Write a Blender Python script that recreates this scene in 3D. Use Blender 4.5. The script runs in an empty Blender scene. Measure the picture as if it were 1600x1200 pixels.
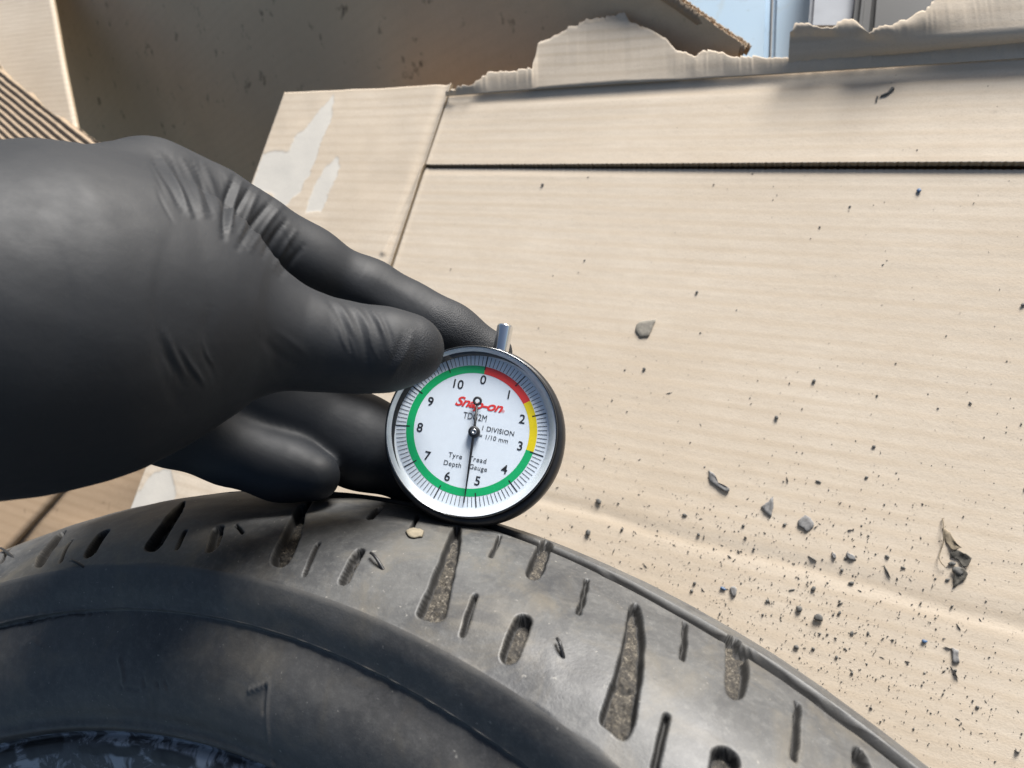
import bpy, bmesh, math, random
import numpy as np
from mathutils import Vector, Matrix

rng = np.random.RandomState(7)
random.seed(7)
scene = bpy.context.scene
COL = scene.collection

# ------------------------------------------------------------------ camera
F = 1150.0                                   # focal length for a 1600 px wide frame
MM = 0.001
# measured from the photograph: the tyre axis (= up), its hub and the run of the corrugations
UP = np.array([-0.38696, 0.32310, 0.86363])
RIGHT = np.array([0.88485, -0.13337, 0.44637])
UP /= np.linalg.norm(UP)
RIGHT -= UP * (RIGHT @ UP); RIGHT /= np.linalg.norm(RIGHT)
FWD = np.cross(UP, RIGHT)
ROT = np.stack([RIGHT, FWD, UP])             # camera axes -> world axes
HUB = np.array([-120.85, -324.43, -112.62])  # tyre centre seen from the camera, mm
TYRE_H = 212.0                               # its upper shoulder stands this far above the cardboard


def c2w(p):
    """camera-space mm -> world metres"""
    p = np.asarray(p, float)
    w = (p - HUB) @ ROT.T
    w[..., 2] += TYRE_H
    return w * MM


def ray(px, py):
    return np.array([(px - 800.0) / F, -(py - 600.0) / F, -1.0])


def at(px, py, z):
    return ray(px, py) * z


CAM = c2w(np.zeros(3))


def onp(px, py, z=0.0):
    """where the sight line meets the level z (metres) -> world metres"""
    d = ROT @ ray(px, py)
    t = (z - CAM[2]) / d[2]
    return CAM + d * t


def topix(w):
    p = (np.asarray(w, float) - CAM) @ ROT
    return np.stack([800 - F * p[..., 0] / p[..., 2], 600 + F * p[..., 1] / p[..., 2]], -1)


cd = bpy.data.cameras.new('camera')
cam = bpy.data.objects.new('camera', cd)
COL.objects.link(cam)
m = Matrix.Identity(4)
for i in range(3):
    for j in range(3):
        m[i][j] = ROT[i][j]
    m[i][3] = CAM[i]
cam.matrix_world = m
cd.sensor_width = 36.0
cd.lens = 36.0 * F / 1600.0
cd.clip_start = 0.01
cd.clip_end = 200.0
cd.dof.use_dof = True
cd.dof.focus_distance = 0.238
cd.dof.aperture_fstop = 20.0
scene.camera = cam

# ------------------------------------------------------------------ light
Lc = np.array([0.26, 0.90, 0.20]); Lc /= np.linalg.norm(Lc)
Lw = ROT @ Lc
ELEV = math.asin(Lw[2]); AZ = math.atan2(Lw[0], Lw[1])
w = bpy.data.worlds.new('World'); scene.world = w
w.use_nodes = True
nt = w.node_tree
bg = nt.nodes['Background']
sky = nt.nodes.new('ShaderNodeTexSky')
sky.sky_type = 'NISHITA'
sky.sun_disc = False
sky.sun_elevation = ELEV
sky.sun_rotation = AZ
sky.air_density = 1.0; sky.dust_density = 2.5; sky.ozone_density = 1.0
nt.links.new(sky.outputs[0], bg.inputs[0])
bg.inputs[1].default_value = 0.065
sd = bpy.data.lights.new('sun', 'SUN')
sd.energy = 4.9; sd.angle = math.radians(24); sd.color = (1.0, 0.985, 0.965)
so = bpy.data.objects.new('sun', sd); COL.objects.link(so)
so.rotation_euler = Vector(-Lw).to_track_quat('-Z', 'Y').to_euler()
scene.view_settings.view_transform = 'Standard'
scene.view_settings.look = 'None'
scene.view_settings.exposure = 0.82
scene.view_settings.gamma = 1.0
scene.cycles.max_bounces = 8
scene.cycles.transparent_max_bounces = 12

# ------------------------------------------------------------------ helpers


def tag(o, label=None, cat=None, group=None, kind=None):
    if label: o['label'] = label
    if cat: o['category'] = cat
    if group: o['group'] = group
    if kind: o['kind'] = kind
    return o


def link(name, me, mat=None, parent=None, smooth=True):
    o = bpy.data.objects.new(name, me)
    COL.objects.link(o)
    if mat is not None:
        me.materials.append(mat)
    if smooth:
        me.polygons.foreach_set('use_smooth', np.ones(len(me.polygons), bool))
    if parent is not None:
        o.parent = parent
    return o


def empty(name, loc=(0, 0, 0), mat=None):
    o = bpy.data.objects.new(name, None)
    o.empty_display_size = 0.02
    COL.objects.link(o)
    if mat is not None: o.matrix_world = mat
    else: o.location = loc
    return o


def npmesh(name, V, Q):
    """mesh from vertex array and a quad (or tri) index array"""
    me = bpy.data.meshes.new(name)
    V = np.asarray(V, np.float32); Q = np.asarray(Q, np.int32)
    n, k = Q.shape
    me.vertices.add(len(V)); me.vertices.foreach_set('co', V.ravel())
    me.loops.add(n * k); me.loops.foreach_set('vertex_index', Q.ravel())
    me.polygons.add(n)
    me.polygons.foreach_set('loop_start', np.arange(n, dtype=np.int32) * k)
    try:
        me.polygons.foreach_set('loop_total', np.full(n, k, np.int32))
    except Exception:
        pass
    me.update(calc_edges=True)
    me.validate()
    return me


def attr(me, name, vals):
    a = me.attributes.new(name, 'FLOAT', 'POINT')
    a.data.foreach_set('value', np.asarray(vals, np.float32).ravel())


def gridq(nu, nv, wrap=False):
    i, j = np.meshgrid(np.arange(nu if wrap else nu - 1), np.arange(nv - 1), indexing='ij')
    i2 = (i + 1) % nu
    return np.stack([i * nv + j, i2 * nv + j, i2 * nv + j + 1, i * nv + j + 1], -1).reshape(-1, 4)


def vnoise(x, y, seed=0):
    """smooth 2-D value noise, -1..1"""
    r = np.random.RandomState(seed).rand(256, 256) * 2 - 1
    xi = np.floor(x).astype(int); yi = np.floor(y).astype(int)
    fx = x - xi; fy = y - yi
    fx = fx * fx * (3 - 2 * fx); fy = fy * fy * (3 - 2 * fy)
    a = r[xi & 255, yi & 255]; b = r[(xi + 1) & 255, yi & 255]
    c = r[xi & 255, (yi + 1) & 255]; d = r[(xi + 1) & 255, (yi + 1) & 255]
    return (a * (1 - fx) + b * fx) * (1 - fy) + (c * (1 - fx) + d * fx) * fy


def segdist(P, a, b):
    a = np.asarray(a, float); b = np.asarray(b, float)
    ab = b - a
    t = np.clip(((P - a) @ ab) / (ab @ ab + 1e-12), 0, 1)
    return np.linalg.norm(P - a - t[..., None] * ab, axis=-1)


def polysd(P, poly):
    """signed distance to a closed polygon, positive inside"""
    poly = np.asarray(poly, float)
    d = np.full(P.shape[:-1], 1e9); ins = np.zeros(P.shape[:-1], bool)
    n = len(poly)
    for i in range(n):
        a = poly[i]; b = poly[(i + 1) % n]
        d = np.minimum(d, segdist(P, a, b))
        cnd = (a[1] > P[..., 1]) != (b[1] > P[..., 1])
        xx = a[0] + (P[..., 1] - a[1]) / (b[1] - a[1] + 1e-12) * (b[0] - a[0])
        ins ^= cnd & (P[..., 0] < xx)
    return np.where(ins, d, -d)


def sstep(a, b, x):
    t = np.clip((x - a) / (b - a), 0, 1)
    return t * t * (3 - 2 * t)


def smooth_poly(pts, n=2):
    pts = np.asarray(pts, float)
    for _ in range(n):
        q = np.roll(pts, -1, 0)
        pts = np.stack([pts * .75 + q * .25, pts * .25 + q * .75], 1).reshape(-1, pts.shape[1])
    return pts


def tube(path, radii, ns=8, cap=True):
    """vertices and quads of a round tube along a 3-D path"""
    path = np.asarray(path, float); n = len(path)
    radii = np.broadcast_to(np.asarray(radii, float), (n,))
    tg = np.gradient(path, axis=0); tg /= np.linalg.norm(tg, axis=1)[:, None]
    ref = np.array([0, 0, 1.0]) if abs(tg[0][2]) < .9 else np.array([1.0, 0, 0])
    V = []
    for k in range(n):
        u = np.cross(tg[k], ref); u /= np.linalg.norm(u); v = np.cross(tg[k], u)
        a = np.linspace(0, 2 * np.pi, ns, endpoint=False)
        V.append(path[k] + radii[k] * (np.cos(a)[:, None] * u + np.sin(a)[:, None] * v))
    V = np.concatenate(V)
    Q = []
    for k in range(n - 1):
        for s in range(ns):
            Q.append((k * ns + s, k * ns + (s + 1) % ns, (k + 1) * ns + (s + 1) % ns, (k + 1) * ns + s))
    return V, np.array(Q)


def lathe(prof, n=96, close=False):
    """prof: list of (r, z) -> verts, quads (axis z)"""
    prof = np.asarray(prof, float)
    a = np.linspace(0, 2 * np.pi, n, endpoint=False)
    V = np.stack([np.cos(a)[:, None] * prof[:, 0], np.sin(a)[:, None] * prof[:, 0],
                  np.broadcast_to(prof[:, 1], (n, len(prof)))], -1).reshape(-1, 3)
    return V, gridq(n, len(prof), wrap=True)


# ------------------------------------------------------------------ materials


class NT:
    def __init__(s, name):
        s.m = bpy.data.materials.new(name); s.m.use_nodes = True
        s.t = s.m.node_tree; s.b = s.t.nodes['Principled BSDF']

    def n(s, typ, **kw):
        x = s.t.nodes.new(typ)
        for k, v in kw.items():
            if k.startswith('i_'):
                x.inputs[k[2:].replace('_', ' ')].default_value = v
            else:
                setattr(x, k, v)
        return x

    def l(s, a, b): s.t.links.new(a, b)

    def noise(s, scale, detail=4, rough=.55, vec=None, dist=0.0):
        x = s.n('ShaderNodeTexNoise')
        x.inputs['Scale'].default_value = scale; x.inputs['Detail'].default_value = detail
        x.inputs['Roughness'].default_value = rough; x.inputs['Distortion'].default_value = dist
        if vec is not None: s.l(vec, x.inputs['Vector'])
        return x.outputs['Fac']

    def ramp(s, fac, stops):
        x = s.n('ShaderNodeValToRGB')
        e = x.color_ramp.elements
        while len(e) > 1: e.remove(e[-1])
        e[0].position = stops[0][0]; e[0].color = (*stops[0][1], 1)
        for p, c in stops[1:]:
            k = e.new(p); k.color = (*c, 1)
        s.l(fac, x.inputs['Fac'])
        return x.outputs['Color']

    def mix(s, fac, a, b, mode='MIX'):
        x = s.n('ShaderNodeMix', data_type='RGBA', blend_type=mode)
        for v, k in ((fac, 0), (a, 6), (b, 7)):
            if isinstance(v, (int, float)): x.inputs[k].default_value = v
            elif isinstance(v, tuple): x.inputs[k].default_value = (*v, 1)
            else: s.l(v, x.inputs[k])
        return x.outputs[2]

    def math(s, op, a, b=0.0, clamp=False):
        x = s.n('ShaderNodeMath', operation=op, use_clamp=clamp)
        for v, k in ((a, 0), (b, 1)):
            if isinstance(v, (int, float)): x.inputs[k].default_value = v
            else: s.l(v, x.inputs[k])
        return x.outputs[0]

    def coords(s, scale=(1, 1, 1), rot=(0, 0, 0), which='Object'):
        t = s.n('ShaderNodeTexCoord'); mp = s.n('ShaderNodeMapping')
        mp.inputs['Scale'].default_value = scale; mp.inputs['Rotation'].default_value = rot
        s.l(t.outputs[which], mp.inputs['Vector'])
        return mp.outputs['Vector']

    def attr(s, name):
        x = s.n('ShaderNodeAttribute'); x.attribute_name = name
        return x.outputs['Fac']

    def bump(s, h, strength=.3, dist=.001, prev=None):
        x = s.n('ShaderNodeBump'); x.inputs['Strength'].default_value = strength
        x.inputs['Distance'].default_value = dist
        s.l(h, x.inputs['Height'])
        if prev is not None: s.l(prev, x.inputs['Normal'])
        return x.outputs['Normal']

    def set(s, color=None, rough=None, normal=None, metal=None, spec=None):
        for v, k in ((color, 'Base Color'), (rough, 'Roughness'), (normal, 'Normal'), (metal, 'Metallic'),
                     (spec, 'Specular IOR Level')):
            if v is None: continue
            if isinstance(v, tuple): s.b.inputs[k].default_value = (*v, 1)
            elif isinstance(v, (int, float)): s.b.inputs[k].default_value = v
            else: s.l(v, s.b.inputs[k])
        return s.m


def plain(name, col, rough=.5, metal=0.0, spec=.5, var=.12, scale=400.0):
    k = NT(name)
    f = k.noise(scale, 3, vec=k.coords())
    d = tuple(c * (1 - var) for c in col); u = tuple(min(1, c * (1 + var)) for c in col)
    return k.set(k.ramp(f, [(.3, d), (.7, u)]), rough, metal=metal, spec=spec)


def cardboard(name, light, dark, torn=None, spots=0.0, streak=1.0):
    k = NT(name)
    v = k.coords()
    vs = k.coords(scale=(22, 260, 60))
    vf = k.coords(scale=(900, 1500, 900))
    big = k.mix(.5, k.noise(11, 5, .6, v), k.ramp(k.noise(4.5, 4, .6, v), [(.36, (0, 0, 0)), (.64, (1, 1, 1))]))
    st = k.noise(1.0, 4, .6, vs)
    fib = k.noise(1.0, 3, .6, vf)
    mid = k.noise(140, 4, .65, v)
    c = k.mix(k.math('MULTIPLY', big, .85), light, dark)
    c = k.mix(k.math('MULTIPLY', k.ramp(st, [(.42, (0, 0, 0)), (.7, (1, 1, 1))]), .30 * streak), c, dark)
    wv = k.n('ShaderNodeTexWave', wave_type='BANDS', bands_direction='Y')
    wv.inputs['Scale'].default_value = 39.8; wv.inputs['Distortion'].default_value = .5
    wv.inputs['Detail'].default_value = 3; wv.inputs['Detail Scale'].default_value = .35
    k.l(v, wv.inputs['Vector'])
    wm = k.math('MULTIPLY', k.ramp(wv.outputs['Fac'], [(.45, (0, 0, 0)), (.95, (1, 1, 1))]), k.noise(16, 3, .6, k.coords(scale=(.5, 2.2, 1))))
    c = k.mix(k.math('MULTIPLY', wm, .85 * streak), c, dark)
    c = k.mix(k.math('MULTIPLY', k.ramp(mid, [(.45, (0, 0, 0)), (.75, (1, 1, 1))]), .22), c, dark)
    c = k.mix(k.math('MULTIPLY', k.ramp(fib, [(.5, (0, 0, 0)), (.78, (1, 1, 1))]), .35), c,
              tuple(x * .72 for x in dark))
    if torn is not None:
        tm = k.attr('torn')
        c = k.mix(tm, c, torn)
    if spots:
        sp = k.noise(38, 3, .7, v)
        c = k.mix(k.math('MULTIPLY', k.ramp(sp, [(.62, (0, 0, 0)), (.74, (1, 1, 1))]), spots), c,
                  tuple(x * .3 for x in dark))
    nb = k.bump(fib, .18, .0004)
    nb = k.bump(mid, .15, .001, nb)
    return k.set(c, .88, nb, spec=.25)


M = {}
M['card'] = cardboard('cream_cardboard', (.635, .558, .458), (.47, .385, .288), torn=(.54, .51, .455))
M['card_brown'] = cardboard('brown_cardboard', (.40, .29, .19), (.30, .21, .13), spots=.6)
M['card_grey'] = cardboard('weathered_cardboard', (.68, .52, .35), (.50, .37, .24), spots=.95, streak=.25)
M['card_edge'] = cardboard('cut_cardboard_edge', (.36, .28, .19), (.25, .19, .12))
M['flute'] = cardboard('bare_corrugation', (.36, .275, .195), (.25, .19, .13), streak=.4)

# glove: thin nitrile with a soft sheen
k = NT('black_nitrile')
v = k.coords()
fine = k.noise(5200, 2, .5, v); mid = k.noise(160, 4, .6, v)
grip = k.attr('grip')
pores = k.n('ShaderNodeTexVoronoi'); pores.inputs['Scale'].default_value = 2500; k.l(v, pores.inputs['Vector'])
nb = k.bump(mid, .10, .0012)
nb = k.bump(k.math('MULTIPLY', pores.outputs['Distance'], grip), .30, .0005, nb)
nb = k.bump(fine, .06, .0002, nb)
dust = k.ramp(k.noise(900, 5, .75, v), [(.60, (0, 0, 0)), (.80, (1, 1, 1))])
col = k.mix(k.math('MULTIPLY', dust, .10), (.0085, .0104, .0140), (.16, .19, .17))
M['glove'] = k.set(col, k.math('ADD', k.math('MULTIPLY', mid, .20), .53), nb, spec=.42)


def rubber(name, base, dustc, dusty, groove=False):
    k = NT(name)
    v = k.coords()
    big = k.noise(26, 6, .62, v, .6)
    mid = k.noise(150, 5, .7, v)
    fine = k.noise(1600, 3, .6, v)
    scr = k.noise(1.0, 4, .6, k.coords(scale=(60, 420, 90), rot=(0, 0, .5)))
    d = k.ramp(big, [(.30, (0, 0, 0)), (.68, (1, 1, 1))])
    c = k.mix(k.math('MULTIPLY', d, dusty), base, dustc)
    c = k.mix(k.math('MULTIPLY', k.ramp(mid, [(.5, (0, 0, 0)), (.75, (1, 1, 1))]), dusty * .5), c, dustc)
    c = k.mix(k.math('MULTIPLY', k.ramp(scr, [(.58, (0, 0, 0)), (.72, (1, 1, 1))]), dusty * .35), c, dustc)
    sp = k.ramp(k.noise(700, 2, .5, v), [(.71, (0, 0, 0)), (.76, (1, 1, 1))])
    c = k.mix(k.math('MULTIPLY', k.ramp(k.noise(460, 6, .8, v), [(.48, (0, 0, 0)), (.72, (1, 1, 1))]), dusty * .55), c, tuple(x * 1.5 for x in dustc))
    c = k.mix(k.math('MULTIPLY', sp, .35), c, (.40, .38, .34))
    tan = k.ramp(k.noise(48, 5, .65, v, .8), [(.48, (0, 0, 0)), (.68, (1, 1, 1))])
    c = k.mix(k.math('MULTIPLY', tan, dusty * .6), c, (.125, .108, .080))
    clean = k.ramp(k.noise(34, 6, .7, k.coords(scale=(1, 1, 1.6)), 1.0), [(.54, (0, 0, 0)), (.66, (1, 1, 1))])
    c = k.mix(k.math('MULTIPLY', clean, dusty * .75), c, base)
    c = k.mix(k.math('MULTIPLY', k.attr('dust'), k.math('ADD', k.math('MULTIPLY', mid, .9), .25)), c, dustc)
    r = k.math('ADD', k.math('MULTIPLY', d, .16), .44)
    if groove:
        g = k.attr('groove')
        gn = k.noise(1500, 3, .7, v)
        gc = k.ramp(gn, [(.36, (.020, .018, .015)), (.54, (.070, .061, .048)), (.66, (.15, .132, .105)), (.75, (.50, .46, .40))])
        gc = k.mix(k.ramp(k.noise(420, 4, .7, v), [(.42, (0, 0, 0)), (.62, (1, 1, 1))]), gc, (.020, .018, .016))
        c = k.mix(k.math('MULTIPLY', g, 2.0, True), c, (.011, .0105, .010))
        c = k.mix(k.math('MULTIPLY', k.math('SUBTRACT', g, .55), 2.4, True), c, gc)
        r = k.math('ADD', r, k.math('MULTIPLY', g, .35), True)
    nb = k.bump(mid, .16, .0008)
    nb = k.bump(fine, .14, .0003, nb)
    return k.set(c, r, nb, spec=.5)


M['tread'] = rubber('dusty_tread_rubber', (.024, .0255, .029), (.098, .098, .095), .85, True)
M['side'] = rubber('sidewall_rubber', (.029, .0285, .029), (.096, .094, .090), .6, True)
M['dark_rubber'] = plain('dark_rubber', (.014, .014, .015), .45)
k = NT('bead_with_dried_paste')
v = k.coords()
pm = k.ramp(k.noise(95, 5, .65, v, .8), [(.47, (0, 0, 0)), (.56, (1, 1, 1))])
pm = k.mix(k.attr('bare'), pm, (0, 0, 0))
fl = k.ramp(k.noise(420, 4, .7, v), [(.4, (.55, .55, .55)), (.7, (1, 1, 1))])
base = k.mix(k.math('MULTIPLY', pm, .8), (.040, .042, .046), (.34, .37, .41))
base = k.mix(k.math('MULTIPLY', k.ramp(k.noise(230, 5, .7, v), [(.58, (0, 0, 0)), (.68, (1, 1, 1))]), .4), base, (.34, .37, .40))
base = k.mix(k.attr('bare'), base, (.012, .011, .011))
M['bead'] = k.set(base, .42, k.bump(k.noise(300, 4, .6, v), .2, .0006))

M['case'] = plain('black_plastic', (.016, .016, .017), .38)
M['chrome'] = plain('chrome', (.78, .79, .80), .10, 1.0, var=.03)
M['bezel'] = plain('dark_chrome', (.13, .135, .14), .14, 1.0, var=.03)
M['steel'] = plain('brushed_steel', (.55, .55, .56), .28, 1.0, var=.05)
M['dial'] = plain('dial_white', (.75, .81, .89), .45, var=.02)
M['flange'] = plain('clear_plastic_rim', (.62, .66, .70), .22, var=.05)
M['ink'] = plain('black_ink', (.012, .012, .014), .5)
M['red'] = plain('red_print', (.72, .035, .03), .5, var=.04)
M['yellow'] = plain('yellow_print', (.80, .62, .0), .5, var=.04)
M['green'] = plain('green_print', (.0, .40, .13), .5, var=.04)
k = NT('clear_crystal')
geo = k.n('ShaderNodeNewGeometry'); dp_ = k.n('ShaderNodeVectorMath', operation='DOT_PRODUCT')
k.l(geo.outputs['Incoming'], dp_.inputs[0]); k.l(geo.outputs['Normal'], dp_.inputs[1])
fr = k.math('ADD', k.math('MULTIPLY', k.math('POWER', k.math('SUBTRACT', 1.0, k.math('ABSOLUTE', dp_.outputs['Value'])), 5.0), .9), .045)
tr = k.n('ShaderNodeBsdfTransparent'); tr.inputs['Color'].default_value = (.96, .97, .97, 1)
gl = k.n('ShaderNodeBsdfGlossy'); gl.inputs['Roughness'].default_value = .03
ms = k.n('ShaderNodeMixShader')
smear = k.ramp(k.noise(700, 4, .7, k.coords()), [(.55, (.03, .03, .03)), (.8, (.20, .20, .20))])
k.l(smear, gl.inputs['Roughness'])
k.l(fr, ms.inputs[0]); k.l(tr.outputs[0], ms.inputs[1]); k.l(gl.outputs[0], ms.inputs[2])
k.l(ms.outputs[0], k.t.nodes['Material Output'].inputs['Surface'])
M['crystal'] = k.m
M['flake'] = plain('grey_rubber_flake', (.20, .195, .19), .85, var=.35, scale=600)
M['flake_tan'] = plain('olive_grey_flake', (.23, .21, .175), .8, var=.2, scale=700)
M['paper'] = plain('tan_paper_scrap', (.21, .18, .13), .9, var=.15, scale=500)
M['crumb'] = plain('rubber_crumb', (.10, .097, .09), .8, var=.4, scale=900)
M['leaf'] = plain('dried_leaf', (.095, .087, .072), .9, var=.55, scale=700)
M['stalk'] = plain('dry_stalk', (.22, .18, .125), .9, var=.35, scale=900)
M['blue_bit'] = plain('blue_chip', (.05, .10, .19), .5, var=.3)
k = NT('stained_pale_blue_paint')
v = k.coords()
st = k.ramp(k.noise(16, 6, .7, v, 1.2), [(.46, (0, 0, 0)), (.62, (1, 1, 1))])
st2 = k.ramp(k.noise(70, 5, .7, v, .6), [(.60, (0, 0, 0)), (.75, (1, 1, 1))])
c = k.mix(k.noise(6, 3, .5, v), (.26, .40, .54), (.42, .52, .60))
c = k.mix(k.math('MULTIPLY', st, .75), c, (.33, .29, .19))
c = k.mix(k.math('MULTIPLY', st2, .6), c, (.12, .12, .11))
M['blue_paint'] = k.set(c, .45)
M['grey_panel'] = plain('grey_panel', (.30, .32, .35), .5, var=.08, scale=60)
M['black_plastic2'] = plain('black_crate_plastic', (.012, .013, .014), .5, var=.2, scale=60)
M['concrete'] = plain('concrete', (.26, .25, .235), .9, var=.2, scale=14)

# ------------------------------------------------------------------ ground
me = npmesh('ground', [(-30, -30, -.32), (30, -30, -.32), (30, 30, -.32), (-30, 30, -.32)], [(0, 1, 2, 3)])
tag(link('ground', me, M['concrete'], smooth=False), kind='structure')

# ------------------------------------------------------------------ cardboard box the tyre lies on
box = empty('cardboard_box', (0, 0, 0))
tag(box, 'large flattened cream cardboard box under the tyre, with a serrated slot and torn back edge', 'cardboard box')
XF = onp(665, 258)[0]                        # fold between the side flap and the two main flaps
YS = onp(1130, 260)[1]                       # the slot
XR = XF + .72
YB = onp(1160, 92)[1] + .0                   # back fold line (slightly oblique)


def crease_h(X, Y):
    """the long dent across the lower flap: a valley and a soft lip, metres"""
    pa = onp(840, 775)[:2]; pb = onp(1600, 976)[:2]
    d = (pb - pa) / np.linalg.norm(pb - pa); nrm = np.array([-d[1], d[0]])
    s = (X - pa[0]) * d[0] + (Y - pa[1]) * d[1]
    q = (X - pa[0]) * nrm[0] + (Y - pa[1]) * nrm[1]
    q = q + .0014 * vnoise(s / .035, s * 0, 3) + .0005 * vnoise(s / .008, s * 0, 4)
    z = -.00030 * np.exp(-((q + .0012) / .0042) ** 2) + .0001 * np.exp(-((q - .010) / .006) ** 2)
    z += .00018 * sstep(.0, -.006, q) * np.exp(-np.clip(-q - .004, 0, 1) / .02) * .9
    return z


def board_z(X, Y):
    ph = Y / .0079 + .10 * vnoise(X / .12, Y / .06, 11)
    a = .7 + .3 * vnoise(X / .05, Y / .012, 12)
    z = .000028 * a * np.sin(2 * np.pi * ph)
    z += .0003 * vnoise(X / .16 + 3, Y / .10, 13) + .00004 * vnoise(X / .02, Y / .014, 14)
    return z


def sheet(name, X, Y, Z, parent, mat, thick=.0032, torn=None, extra=None):
    """a sheet from a grid of points, with its cut edges and underside"""
    nu, nv = X.shape
    V = np.stack([X, Y, Z], -1).reshape(-1, 3)
    Vb = V - np.array([0, 0, thick])
    Q = gridq(nu, nv)
    n = nu * nv
    idx = np.arange(n).reshape(nu, nv)
    per = np.concatenate([idx[:, 0], idx[-1, 1:], idx[-2::-1, -1], idx[0, -2:0:-1]])
    ia = per; ib = np.roll(per, -1)
    side = np.stack([ia, ia + n, ib + n, ib], -1)
    Qb = np.stack([Q[:, 0], Q[:, 3], Q[:, 2], Q[:, 1]], -1) + n
    me = npmesh(name, np.concatenate([V, Vb]), np.concatenate([Q, side[:, ::-1] if False else side, Qb]))
    if torn is None: torn = np.zeros(n)
    attr(me, 'torn', np.concatenate([torn.ravel(), np.zeros(n)]))
    o = link(name, me, mat, parent)
    me.materials.append(M['card_edge'])
    mi = np.zeros(len(me.polygons), np.int32)
    if len(mi) == len(Q) * 2 + len(side):
        mi[len(Q):len(Q) + len(side)] = 1
    me.polygons.foreach_set('material_index', mi)
    sm = np.ones(len(mi), bool); sm[len(Q):len(Q) + len(side)] = False
    me.polygons.foreach_set('use_smooth', sm)
    return o


def teeth(X, amp=.00042, pitch=.0031):
    return amp * (np.abs(np.sin(np.pi * X / pitch)) - .5) * 2


# lower flap
nx, ny = 620, 520
gx = np.linspace(XF + .001, XR, nx)
gy = np.concatenate([np.linspace(YS - .52, YS - .33, 40)[:-1], np.linspace(YS - .33, YS - .0014, ny)])
X, Y = np.meshgrid(gx, gy, indexing='ij')
edge = sstep(.008, 0, YS - Y)
Z = board_z(X, Y) + crease_h(X, Y) - .0006 * edge
Z += .0007 * np.exp(-((X - XF - .001) / .002) ** 2)
Y2 = Y.copy(); Y2[:, -1] += teeth(gx, .0003); X2 = X.copy()
sheet('lower_flap', X2, Y2, Z, box, M['card'])

# upper flap: its front edge stands a little proud of the slot
p1 = onp(700, 141); p2 = onp(1600, 82)


def back_y(X):
    t = (X - p1[0]) / (p2[0] - p1[0])
    return p1[1] + t * (p2[1] - p1[1])


gx = np.linspace(XF + .001, XR, 620)
gv = np.linspace(0, 1, 170)
X = np.repeat(gx[:, None], len(gv), 1)
op = sstep(XF, XF + .30, gx)                 # the slot opens to the right
y0 = YS + .0005 + .0005 * op
Y = y0[:, None] + (back_y(gx) - y0)[:, None] * gv[None]
lift = (.0010 + .0014 * op)[:, None] * np.exp(-(Y - y0[:, None]) / .055)
Z = board_z(X, Y) + lift + .0007 * np.exp(-((X - XF - .001) / .002) ** 2)
dB = back_y(gx)[:, None] - Y                 # soft double fold along the back
Z += .0007 * np.exp(-((dB - .004) / .0035) ** 2) - .0005 * np.exp(-((dB - .012) / .004) ** 2)
Y2 = Y.copy(); Y2[:, 0] -= teeth(gx)
Y2[:, 1] = Y[:, 1]
sheet('upper_flap', X, Y2, Z, box, M['card'])
# inner liner glimpsed in the slot
X = np.repeat(np.linspace(XF + .01, XR - .01, 400)[:, None], 2, 1)
Y = np.stack([np.full(400, YS - .004), YS + .0007 + teeth(X[:, 0], .0003)], 1)
sheet('slot_liner', X, Y, np.full_like(X, -.0052), box, M['card_edge'], .0006)

# side flap left of the fold
nx, ny = 220, 420
le = lambda Y_: np.interp(Y_, *zip(*sorted([(onp(*p)[1], onp(*p)[0]) for p in ((470, 80), (440, 160), (395, 285), (205, 790), (120, 1010))])))
gy = np.linspace(onp(250, 900)[1], onp(580, 138)[1], ny)
gs = np.linspace(0, 1, nx)
Yg = np.repeat(gy[None], nx, 0)
xl = le(gy)
Xg = xl[None] + (XF - .0006 - xl)[None] * gs[:, None]
Z = .0009 * vnoise(Xg / .06, Yg / .08, 21) + .00025 * vnoise(Xg / .012, Yg / .02, 22)
Z += .0012 * np.exp(-((Xg - XF + .0006) / .0018) ** 2)
Z -= .0012 * np.exp(-((Xg - XF + .006) / .004) ** 2)
a_, b_ = onp(662, 262)[:2], onp(600, 395)[:2]   # slanting crease below the corner
Z += .0011 * np.exp(-(segdist(np.stack([Xg, Yg], -1), a_, b_) / .0022) ** 2)
tornp = [[(522, 148), (518, 190), (502, 225), (490, 262), (470, 300), (440, 330), (425, 300), (392, 300), (412, 240), (452, 236), (462, 212), (478, 200)],
         [(526, 245), (531, 262), (518, 292), (502, 332), (478, 332), (490, 292), (508, 262)],
         [(190, 815), (215, 770), (240, 738), (268, 733), (276, 770), (262, 812)]]
PG = np.stack([Xg, Yg], -1) + .0011 * np.stack([vnoise(Xg / .005, Yg / .005, 23), vnoise(Xg / .005, Yg / .005, 24)], -1) + .0006 * np.stack([vnoise(Xg / .0018, Yg / .0018, 25), vnoise(Xg / .0018, Yg / .0018, 26)], -1)
torn = np.zeros_like(Xg)
for tp in tornp:
    q = np.array([onp(*p)[:2] for p in tp])
    torn = np.maximum(torn, sstep(-.0008, .0008, polysd(PG, q)))
Z -= .0002 * torn
sheet('side_flap', Xg, Yg, Z, box, M['card'], torn=torn)


def ribbon(name, rows, mat, parent, thick=.0012, sub=1, jag=0.0):
    """rows: list of polylines (world) of equal length -> thin sheet"""
    A = np.array(rows, float)                # nv, nu, 3
    return sheet(name, A[:, :, 0].T, A[:, :, 1].T, A[:, :, 2].T, parent, mat, thick)


def resample(pts, n):
    pts = np.asarray(pts, float)
    s = np.concatenate([[0], np.cumsum(np.linalg.norm(np.diff(pts, axis=0), axis=1))])
    t = np.linspace(0, s[-1], n)
    return np.stack([np.interp(t, s, pts[:, i]) for i in range(pts.shape[1])], 1)


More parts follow.
